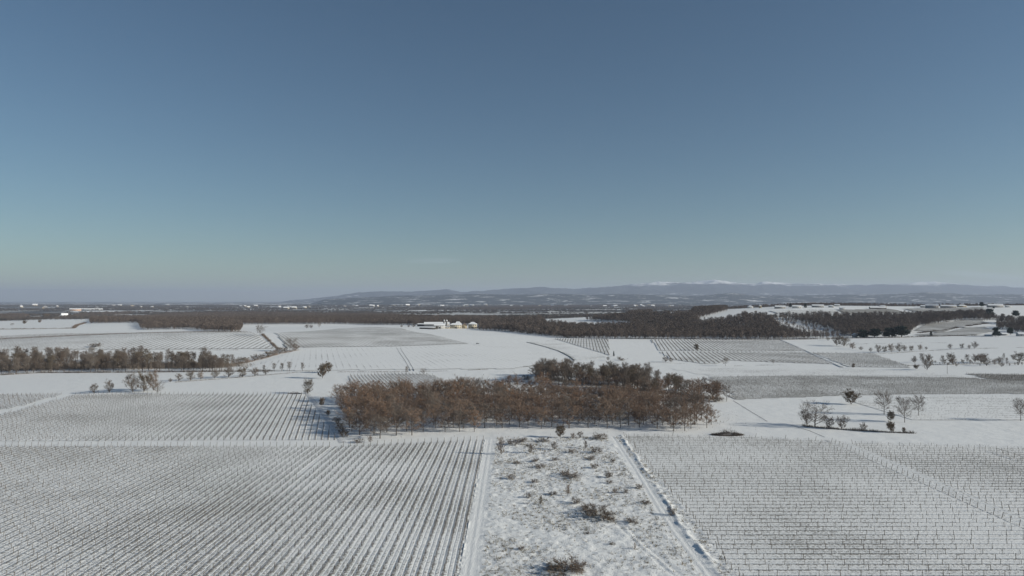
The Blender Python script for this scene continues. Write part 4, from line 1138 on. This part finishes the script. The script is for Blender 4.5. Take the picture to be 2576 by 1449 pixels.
forest("woods", "dark bare wood filling the valley on the right", [(1205, 831), (1290, 835), (1420, 851), (1560, 853), (1980, 855), (2075, 852), (2160, 847), (2290, 838), (2310, 822), (2400, 808), (2470, 799), (2470, 790),
       (2350, 795), (2250, 797), (2130, 799), (2000, 800), (1940, 803), (1895, 799), (1868, 795), (1838, 788), (1800, 779), (1760, 774), (1700, 773), (1600, 775), (1500, 779), (1400, 795), (1350, 806), (1205, 815)], 7.8, 51, sc=(0.6, 1.3),
       holes=[[(1945, 804), (1990, 806), (2060, 824), (2125, 841), (2120, 850), (2040, 849), (1960, 830)], [(1372, 804), (1575, 811), (1600, 824), (1500, 827), (1372, 819)],
              [(1345, 788), (1400, 780), (1570, 775), (1586, 797), (1460, 807), (1365, 809)], [(1752, 804), (1800, 790), (1850, 778), (1866, 777), (1866, 800), (1800, 811), (1760, 813)],
              [(1200, 790), (1260, 784), (1352, 783), (1352, 807), (1200, 807)], [(1640, 781), (1720, 774), (1760, 774), (1740, 790), (1680, 797), (1640, 797)]])
forest("woods", "scattered thin trees on the snowy clearing in the right wood", [(1945, 804), (1990, 806), (2060, 824), (2125, 841), (2120, 850), (2040, 849), (1960, 830)], 15.0, 58, sc=(0.5, 0.9))
forest("woods", "strip of dark wood behind the farm", [(1040, 818), (1130, 816), (1205, 820), (1215, 810), (1250, 809), (1250, 803), (1040, 802)], 9.0, 52)
forest("woods", "upper strip of dark wood on the far hill above the grey vineyards", [(1150, 781), (1400, 777), (1600, 771), (1700, 768), (1700, 766), (1400, 769), (1150, 774)], 13.0, 59, sc=(0.7, 1.1))
forest("woods", "dark wood on the left behind the hill fields", [(225, 814), (345, 812), (356, 831), (480, 828), (600, 835), (612, 817), (850, 815), (1045, 817), (1045, 797), (800, 791), (620, 789), (420, 792), (230, 803)], 9.5, 53)
forest("woods", "dark wood corner at the far left", [(-60, 812), (20, 806), (76, 800), (60, 792), (-60, 795)], 10.0, 54)
rb = np.random.default_rng(55)
ub = rb.uniform(0.30, 0.92, 2600); yb = rb.uniform(2180, 2420, 2600); xb = ub * yb
kb = fbm(xb / 160.0, yb / 90.0, 3) > 0.42
xb, yb = xb[kb], yb[kb]
instancer("woods", SRC, np.stack([xb, yb, height(xb, yb)], -1), rb.uniform(0.5, 0.95, len(xb)), "wooded belt on the ridge behind the houses")
forest("woods", "brown wood on the far left among the cottages", [(150, 802), (215, 800), (250, 793), (330, 790), (330, 787), (220, 792)], 10.0, 56)
forest("woods", "wooded slope behind the right evergreens", [(2300, 800), (2480, 792), (2560, 803), (2640, 803), (2640, 840), (2560, 838), (2500, 830), (2520, 815), (2470, 806)], 8.5, 57, clear=0.40)
# the plain: mixed strips of woods seen almost edge on
rp = np.random.default_rng(60)
n = 60000
u = rp.uniform(-0.86, 0.86, n); Yp = rp.uniform(0, 1, n) ** 1.0 * 9500 + 2300
Xp = u * Yp
mask = fbm(Xp / 900.0 + 3, Yp / 330.0 + 8, 4)
lim = np.where(Yp < 3300, 0.44, 0.50)
keep = (mask > lim)
keep &= ~((Xp / Yp > 0.02) & (Yp < 3400) & (height(Xp, Yp) > -4))
keep &= ~((Yp < 2900) & (np.abs(Xp / Yp + 0.55) < 0.14))
Xp, Yp = Xp[keep], Yp[keep]
sc = rp.uniform(0.6, 1.1, len(Xp))
print("plain clumps", len(Xp))
instancer("woods", SRC_FAR, np.stack([Xp, Yp, height(Xp, Yp)], -1), sc, "strips of dark woods across the distant plain")

# ------------------------------------------------------------------ buildings
M['roof_snow'] = snow_mat("snow on roofs", 0.0, 0.15, 0.0, tint=(0.82, 0.83, 0.84))
M['cream'] = plain_mat("cream render", (0.48, 0.43, 0.33), 0.85, 0.08, 0.4)
M['white'] = plain_mat("white render", (0.52, 0.51, 0.49), 0.85, 0.08, 0.4)
M['tan'] = plain_mat("tan plaster", (0.36, 0.30, 0.21), 0.85, 0.15, 0.5)
M['salmon'] = plain_mat("salmon render", (0.50, 0.33, 0.23), 0.85, 0.1, 0.4)
M['grey_wall'] = plain_mat("grey concrete wall", (0.30, 0.29, 0.28), 0.85, 0.15, 0.4)
M['brick'] = plain_mat("weathered brick wall", (0.24, 0.14, 0.10), 0.85, 0.2, 0.6)
M['dark_wall'] = plain_mat("dark shed boards", (0.07, 0.065, 0.06), 0.85, 0.2, 0.6)
M['glass'] = plain_mat("dark window glass", (0.05, 0.06, 0.07), 0.2)
M['silo'] = plain_mat("silo concrete", (0.27, 0.26, 0.25), 0.7, 0.15, 0.5)
def building(name, label, cat, x0, x1, ybase, wall_px, roof_px, depth, wall, roof='gable', rows=1, cols=3, yaw=0.0, group=None, over=0.5, snow=True, back=0.0, door=False, door_mat='dark_wall', chimney=False):
    """house seen from x0 to x1 with its foot at ybase; wall_px/roof_px are its heights in the measuring picture"""
    p = at((x0 + x1) / 2, ybase)
    k = p[1] / F
    W, H, RH = (x1 - x0) * k, wall_px * k, roof_px * k
    root = empty(name, (p[0], p[1] + back + depth / 2, float(height(p[0], p[1] + back + depth / 2)) - 0.3), yaw - math.atan2(p[0], p[1]) * 0.6)
    H += 0.3
    tag(root, label, cat, group)
    w = MB(); w.box((-W / 2, -depth / 2, 0), (W / 2, depth / 2, H))
    hw, hd = W / 2 + over, depth / 2 + over
    if roof == 'gable':                                  # gable ends belong to the wall
        w.add([[-W / 2, -depth / 2, H], [-W / 2, depth / 2, H], [-W / 2, 0, H + RH * 0.96], [W / 2, -depth / 2, H], [W / 2, depth / 2, H], [W / 2, 0, H + RH * 0.96]], [[0, 2, 1], [3, 4, 5]])
    elif roof == 'front':
        w.add([[-W / 2, -depth / 2, H], [W / 2, -depth / 2, H], [0, -depth / 2, H + RH * 0.96], [-W / 2, depth / 2, H], [W / 2, depth / 2, H], [0, depth / 2, H + RH * 0.96]], [[0, 1, 2], [3, 5, 4]])
    obj("wall", w.mesh("wall", [M[wall]]), root)
    r = MB(); th = 0.28
    def slab(Q):
        Q = np.array(Q, float); n_ = np.cross(Q[1] - Q[0], Q[2] - Q[0]); n_ /= np.linalg.norm(n_)
        if n_[2] < 0: n_ = -n_
        m = len(Q); V = np.vstack([Q, Q + n_ * th])
        T = [[0, j, j + 1] for j in range(1, m - 1)]
        r.add(V, T); r.add(V, [[m + a for a in t] for t in T])
        r.quads(V, [[j, (j + 1) % m, m + (j + 1) % m, m + j] for j in range(m)])
    e = H - over * RH / max(hd, 0.1) * 0.0
    if roof == 'gable':
        slab([[-hw, -hd, e], [hw, -hd, e], [hw, 0, H + RH], [-hw, 0, H + RH]]); slab([[-hw, hd, e], [hw, hd, e], [hw, 0.01, H + RH], [-hw, 0.01, H + RH]])
    elif roof == 'front':
        slab([[-hw, -hd, e], [-hw, hd, e], [0, hd, H + RH], [0, -hd, H + RH]]); slab([[hw, -hd, e], [hw, hd, e], [0.01, hd, H + RH], [0.01, -hd, H + RH]])
    elif roof == 'hip':
        q = max(0.0, W / 2 - depth / 2) + 0.3
        slab([[-hw, -hd, e], [hw, -hd, e], [q, 0, H + RH], [-q, 0, H + RH]]); slab([[-hw, hd, e], [hw, hd, e], [q, 0.01, H + RH], [-q, 0.01, H + RH]])
        slab([[-hw, -hd, e], [-hw, hd, e], [-q, 0, H + RH]]); slab([[hw, -hd, e], [hw, hd, e], [q, 0, H + RH]])
    elif roof == 'pent':
        slab([[-hw, -hd, H], [hw, -hd, H], [hw, hd, H + RH], [-hw, hd, H + RH]])
        r.box((-W / 2, depth / 2 - 0.2, H), (W / 2, depth / 2, H + RH))
    elif roof == 'barrel':
        m = 10
        ang = np.linspace(0, math.pi, m)
        for j in range(m - 1):
            a, b = ang[j], ang[j + 1]
            slab([[-hw, -hd * math.cos(a), H + RH * math.sin(a)], [hw, -hd * math.cos(a), H + RH * math.sin(a)], [hw, -hd * math.cos(b), H + RH * math.sin(b)], [-hw, -hd * math.cos(b), H + RH * math.sin(b)]])
    ro_ = obj("roof", r.mesh("roof", [M['roof_snow' if snow else 'brick']]), root)
    if chimney:
        c = MB(); c.box((W * 0.2, -0.4, H + RH * 0.4), (W * 0.2 + 0.8, 0.4, H + RH + 1.2)); obj("chimney", c.mesh("chimney", [M['brick']]), ro_)
    if cols:
        ww = min(1.3, W / cols * 0.4); wh = min(1.6, H / rows * 0.5)
        wm = MB(); wm.box((-ww / 2, -0.03, 0), (ww / 2, 0.05, wh)); wmesh = wm.mesh("window", [M['glass']])
        fm = MB()
        for bx in ((-ww / 2 - 0.12, -ww / 2), (ww / 2, ww / 2 + 0.12)): fm.box((bx[0], -0.08, -0.1), (bx[1], 0.02, wh + 0.1))
        fm.box((-ww / 2, -0.08, wh), (ww / 2, 0.02, wh + 0.1)); fm.box((-ww / 2, -0.10, -0.1), (ww / 2, 0.02, 0)); fmesh = fm.mesh("window_frame", [M['white']])
        for rr in range(rows):
            for cc in range(cols):
                x = -W / 2 + W * (cc + 0.5) / cols
                z = H * (rr + 0.32) / rows
                win = obj("window", wmesh, root, (x, -depth / 2 - 0.02, z)); obj("frame", fmesh, win)
    if door:
        d = MB(); d.box((-min(2.2, W * 0.12), -0.08, 0), (min(2.2, W * 0.12), 0.0, min(H * 0.7, 3.6)))
        obj("door", d.mesh("door", [M[door_mat]]), root, (W * 0.05, -depth / 2, 0.3))
    return root
B = building
# farm on the hill edge
B("barn", "long low barn with a snow covered roof at the back of the farm", "barn", 1060, 1125, 823, 5.5, 5.5, 22, 'grey_wall', 'gable', 1, 9, 0.05, back=40)
B("shed", "small open shed with a tilted snowy roof left of the farm", "shed", 1047, 1076, 821, 4.5, 2.0, 10, 'dark_wall', 'pent', 1, 0, -0.15, back=18)
B("cattle_shed", "long dark shed with a sloping snowy roof in front of the farm", "shed", 1055, 1095, 828, 3.6, 2.2, 9, 'dark_wall', 'pent', 1, 0, -0.35, back=2)
B("hall", "white farm hall with a rounded snowy roof", "hall", 1090, 1117, 827, 8.0, 4.5, 24, 'white', 'barrel', 2, 6, 0.05, back=4, door=True)
B("annex", "low snow roofed annex between the hall and the cream house", "shed", 1117, 1131, 826.5, 3.0, 2.0, 8, 'tan', 'pent', 1, 2, back=4)
B("farmhouse", "long cream two storey farmhouse with a snowy roof", "house", 1131, 1160, 826.5, 9.0, 4.0, 12, 'cream', 'hip', 2, 6, 0.02, back=2, door=True, chimney=True)
B("barn", "tan gable ended barn between the two cream farmhouses", "barn", 1161, 1174, 826.5, 7.0, 5.0, 12, 'tan', 'front', 1, 1, 0.0, back=4, snow=False)
B("farmhouse", "tall cream house with a hipped snowy roof at the farm's right end", "house", 1178, 1199, 826.5, 10.5, 5.5, 14, 'cream', 'hip', 2, 4, -0.03, back=2, door=True)
B("house", "small house with a snowy roof behind the long cream farmhouse", "house", 1140, 1158, 825, 7.0, 7.5, 10, 'grey_wall', 'hip', 1, 2, back=30)
def silo(px, ybase, wpx, hpx, back, label):
    p = at(px, ybase); k = p[1] / F
    r, H = wpx * k / 2, hpx * k
    root = empty("silo", (p[0], p[1] + back, float(height(p[0], p[1] + back)) - 0.2)); tag(root, label, "silo")
    m = MB(); m.tube([[0, 0, 0], [0, 0, H]], [r, r], 16); obj("body", m.mesh("body", [M['silo']], False), root)
    m = MB(); m.tube([[0, 0, H], [0, 0, H + r * 0.45], [0, 0, H + r * 0.8], [0, 0, H + r * 0.95]], [r * 1.04, r * 0.85, r * 0.45, 0.05], 16); obj("dome", m.mesh("dome", [M['roof_snow']], True), root)
    m = MB()
    for i in range(1, 7): m.tube([[0, 0, H * i / 7 - 0.1], [0, 0, H * i / 7 + 0.1]], [r * 1.03, r * 1.03], 16)
    obj("hoops", m.mesh("hoops", [M['wire']]), root)
    l = MB()
    for dx in (-0.3, 0.3): l.box((dx - 0.05, -r - 0.3, 0), (dx + 0.05, -r - 0.2, H))
    for i in range(int(H / 0.8)): l.box((-0.3, -r - 0.28, 0.6 + 0.8 * i), (0.3, -r - 0.22, 0.66 + 0.8 * i))
    obj("ladder", l.mesh("ladder", [M['wire']]), root)
silo(1114.5, 824, 4.4, 17, 24, "left one of the two grey farm silos")
silo(1122, 825, 4.8, 18, 14, "right and larger one of the two grey farm silos")
S("shrub", 'dense', 0, 1099, 829.5, 9, "round brown shrub before the white farm hall", "shrub", 1.0)
for i, (x, h) in enumerate([(1205, 9), (1216, 8), (1232, 9), (1247, 7), (1040, 8), (1028, 6), (1010, 5)]):
    S("shrub", 'bush', i, x, 828 if x > 1100 else 823, h, "dark shrub beside the farm, " + ["first right of the tall cream house", "second right of the tall cream house", "third right of the tall cream house", "fourth right of the tall cream house", "first left of the open shed", "second left of the open shed", "third left of the open shed"][i], "shrub", 1.6)
# houses on the ridge at the right
RID = [("house", "first house on the ridge, grey with a snowy roof", 1952, 1977, 776.5, 4.5, 3.0, 'grey_wall', 'gable', 1, 4), ("house", "second house on the ridge, white fronted between two conifers", 1996, 2017, 775.5, 4.5, 3.0, 'white', 'gable', 1, 4),
       ("house", "long house on the ridge right of the second conifer", 2046, 2073, 773.5, 4.2, 3.0, 'grey_wall', 'gable', 1, 5), ("house", "small pale house on the ridge before the tree belt", 2087, 2100, 773.5, 3.4, 2.4, 'white', 'hip', 1, 2),
       ("shed", "bright little shed at the edge of the ridge vineyard", 2115, 2127, 779, 3.5, 2.8, 'white', 'gable', 1, 0), ("house", "small house higher up behind the bright little shed", 2102, 2114, 770.5, 2.5, 2.5, 'grey_wall', 'gable', 1, 2),
       ("barn", "long low barn with a bright snowy roof on the ridge", 2192, 2230, 777.5, 2.8, 3.0, 'dark_wall', 'gable', 1, 0), ("house", "small snowy roofed house behind the long low barn", 2215, 2232, 773, 2.2, 2.4, 'tan', 'hip', 1, 2),
       ("house", "pale house left of the big two storey barn on the ridge", 2320, 2332, 774, 3.4, 2.6, 'grey_wall', 'gable', 1, 2), ("barn", "big two storey barn on the ridge with a white roof", 2333, 2362, 776, 7.0, 3.5, 'grey_wall', 'gable', 2, 6),
       ("barn", "long grey barn on the ridge right of the big barn", 2372, 2406, 775, 4.8, 3.0, 'grey_wall', 'gable', 1, 6), ("house", "white roofed house right of the long grey barn", 2414, 2432, 773, 3.4, 3.0, 'tan', 'hip', 1, 3),
       ("barn", "last barn on the ridge with a stepped snowy roof", 2490, 2524, 773.5, 4.8, 3.6, 'grey_wall', 'gable', 1, 5), ("shed", "tiny shed right of the last ridge barn", 2535, 2545, 773, 2.2, 1.8, 'white', 'gable', 1, 0),
       ("house", "white house at the left end of the ridge above the wood", 1883, 1895, 775, 3.6, 2.6, 'white', 'hip', 1, 2), ("tower", "narrow pale tower house beside the left ridge house", 1911, 1917, 775, 6.0, 1.5, 'tan', 'hip', 2, 1)]
for nm, lab, x0, x1, yb, wp, rp_, wl_, rf, r_, c_ in RID:
    B(nm, lab, "tower" if nm == "tower" else nm, x0, x1, yb, wp, rp_, 11, wl_, rf, r_, c_, random.Random(x0).uniform(-0.2, 0.2))
B("hut", "small blue grey hut beside the evergreens under the right wood", "hut", 2147, 2158, 849, 6.5, 4.0, 6, 'grey_wall', 'front', 1, 1)
B("shed", "flat snowy shed on the right slope", "shed", 2413, 2430, 824, 2.0, 0.8, 7, 'dark_wall', 'pent', 1, 0)
B("cottage", "cottage with a tilted snowy roof among the right edge trees", "house", 2523, 2536, 844, 3.5, 3.0, 8, 'grey_wall', 'gable', 1, 1, 0.3)
B("cottage", "cottage at the right picture edge below the slope", "house", 2566, 2590, 846, 5.5, 4.0, 9, 'white', 'gable', 1, 2, 0.2)
B("cottage", "low cottage left of the tilted roof cottage", "house", 2484, 2499, 846, 2.0, 2.0, 8, 'grey_wall', 'gable', 1, 2, 0.1)
B("shed", "long dark shed among the woods on the far hill", "shed", 1583, 1603, 781, 2.6, 1.8, 10, 'dark_wall', 'gable', 1, 0)
# left and middle, far off
B("warehouse", "salmon walled warehouse with a snowy roof on the far left plain", "warehouse", 175, 200, 782, 4.0, 2.2, 20, 'salmon', 'gable', 1, 5)
B("warehouse", "long white warehouse right of the salmon walled one", "warehouse", 203, 253, 781, 3.0, 2.0, 20, 'white', 'gable', 1, 7)
B("house", "snowy roofed cottage among bushes on the far left", "house", 154, 168, 798, 5.0, 5.0, 9, 'white', 'gable', 1, 2, 0.4)
B("house", "pale yellow house, left of two on the middle plain", "house", 712, 727, 778, 4.0, 2.5, 14, 'cream', 'hip', 1, 3)
B("house", "pale yellow house, right of two on the middle plain", "house", 733, 746, 778, 4.5, 3.0, 14, 'cream', 'hip', 1, 3)
B("house", "cream house right of the two pale yellow houses", "house", 763, 771, 777, 4.0, 2.5, 14, 'cream', 'hip', 1, 2)
rh = random.Random(4)
for i in range(64):
    band = rh.random()
    if band < 0.62: x = rh.uniform(790, 1720); y = rh.uniform(768.5, 772.5)
    elif band < 0.85: x = rh.uniform(10, 470); y = rh.uniform(769, 777)
    else: x = rh.uniform(560, 830); y = rh.uniform(769, 776)
    w = rh.uniform(5, 11)
    B("house", "tiny snow roofed house in the far villages on the plain", "house", x, x + w, y, rh.uniform(1.6, 2.6), rh.uniform(1.4, 2.4), 14, rh.choice(['white', 'cream', 'tan', 'grey_wall']), rh.choice(['gable', 'hip', 'front']), 1, 0, rh.uniform(-0.5, 0.5), group="houses of the far villages")
for i in range(9):
    x = [12, 52, 118, 140, 62, 205, 262, 30, 100][i]; y = [803, 806, 800, 805, 815, 806, 801, 820, 812][i]
    S("shrub", 'round' if i % 2 else 'dense', i, x, y, [10, 9, 11, 8, 9, 8, 9, 7, 7][i], "dark shrub among the snowy far left plots, %s counting from the left" % ordinal(sorted([12, 52, 118, 140, 62, 205, 262, 30, 100]).index(x) + 1), "shrub", 1.5, "shrubs among the far left plots")

# ------------------------------------------------------------------ parked car, pole, fence
def car(px, py):
    p = at(px, py)
    root = empty("parked_car", (p[0], p[1], p[2] + 0.45), 0.1); tag(root, "small dark car parked alone on the snowy field edge", "car")
    paint = plain_mat("dark car paint", (0.05, 0.055, 0.06), 0.3)
    prof = [(-2.1, 0.35), (-2.15, 0.75), (-1.9, 0.9), (1.0, 0.9), (2.0, 0.75), (2.15, 0.5), (2.1, 0.35)]
    m = MB(); n_ = len(prof)
    V = [[x, -0.85, z] for x, z in prof] + [[x, 0.85, z] for x, z in prof]
    m.quads(V, [[i, (i + 1) % n_, n_ + (i + 1) % n_, n_ + i] for i in range(n_)]); m.add(V, [[0, j, j + 1] for j in range(1, n_ - 1)] + [[n_, n_ + j + 1, n_ + j] for j in range(1, n_ - 1)])
    body = obj("body", m.mesh("body", [paint]), root)
    m = MB(); V = [[-1.8, -0.8, 0.9], [1.0, -0.8, 0.9], [0.35, -0.65, 1.42], [-1.4, -0.65, 1.42], [-1.8, 0.8, 0.9], [1.0, 0.8, 0.9], [0.35, 0.65, 1.42], [-1.4, 0.65, 1.42]]
    m.quads(V, [[0, 1, 2, 3], [4, 7, 6, 5], [1, 5, 6, 2], [0, 3, 7, 4]]); obj("window", m.mesh("window", [M['glass']]), root)
    m = MB(); m.box((-1.42, -0.66, 1.42), (0.37, 0.66, 1.5)); obj("roof", m.mesh("roof", [M['roof_snow']]), root)
    w = MB(); w.tube([[0, -0.11, 0], [0, 0.11, 0]], [0.33, 0.33], 14); w.add([[0.33 * math.cos(a), -0.11, 0.33 * math.sin(a)] for a in np.linspace(0, 6.283, 14, endpoint=False)], [[0, j + 1, j] for j in range(1, 13)])
    wm_ = w.mesh("wheel", [M['dark_wall']])
    for x in (-1.35, 1.35):
        for y in (-0.8, 0.8): obj("wheel", wm_, root, (x, y, 0.33))
    for y in (-0.6, 0.6):
        h = MB(); h.box((2.05, y - 0.15, 0.58), (2.12, y + 0.15, 0.72)); obj("headlight", h.mesh("headlight", [M['white']]), root)
car(1201.5, 866)
p = at(2383, 940); H = 26 * p[1] / F
root = empty("utility_pole", p); tag(root, "thin utility pole standing on the snow at the right", "pole")
m = MB(); m.tube([[0, 0, -0.2], [0, 0, H]], [0.16, 0.10], 8); obj("pole", m.mesh("pole", [M['wood']]), root)
m = MB(); m.box((-0.8, -0.06, H - 0.7), (0.8, 0.06, H - 0.55)); obj("crossarm", m.mesh("crossarm", [M['wood']]), root)
for x in (-0.65, 0.65):
    m = MB(); m.tube([[x, 0, H - 0.55], [x, 0, H - 0.25]], [0.06, 0.04], 6); obj("insulator", m.mesh("insulator", [M['white']]), root)
# short fence by the far corner of the right edge vineyard
fp = [at(x, y) for x, y in ((2508, 1137), (2522, 1141), (2537, 1146), (2552, 1151), (2568, 1157), (2585, 1162))]
root = empty("fence", fp[0]); tag(root, "short post and rail fence on the snow at the right edge", "fence")
for i, q in enumerate(fp):
    m = MB(); m.tube([[0, 0, -0.1], [0, 0, 1.6]], [0.07, 0.06], 6)
    obj("post", m.mesh("post", [M['wood']]), root, tuple(q - fp[0]))
    if i:
        a, b = fp[i - 1] - fp[0], q - fp[0]
        m = MB(); m.tube([a + [0, 0, 1.45], b + [0, 0, 1.45]], [0.05, 0.05], 5); obj("rail", m.mesh("rail", [M['wood']]), root)
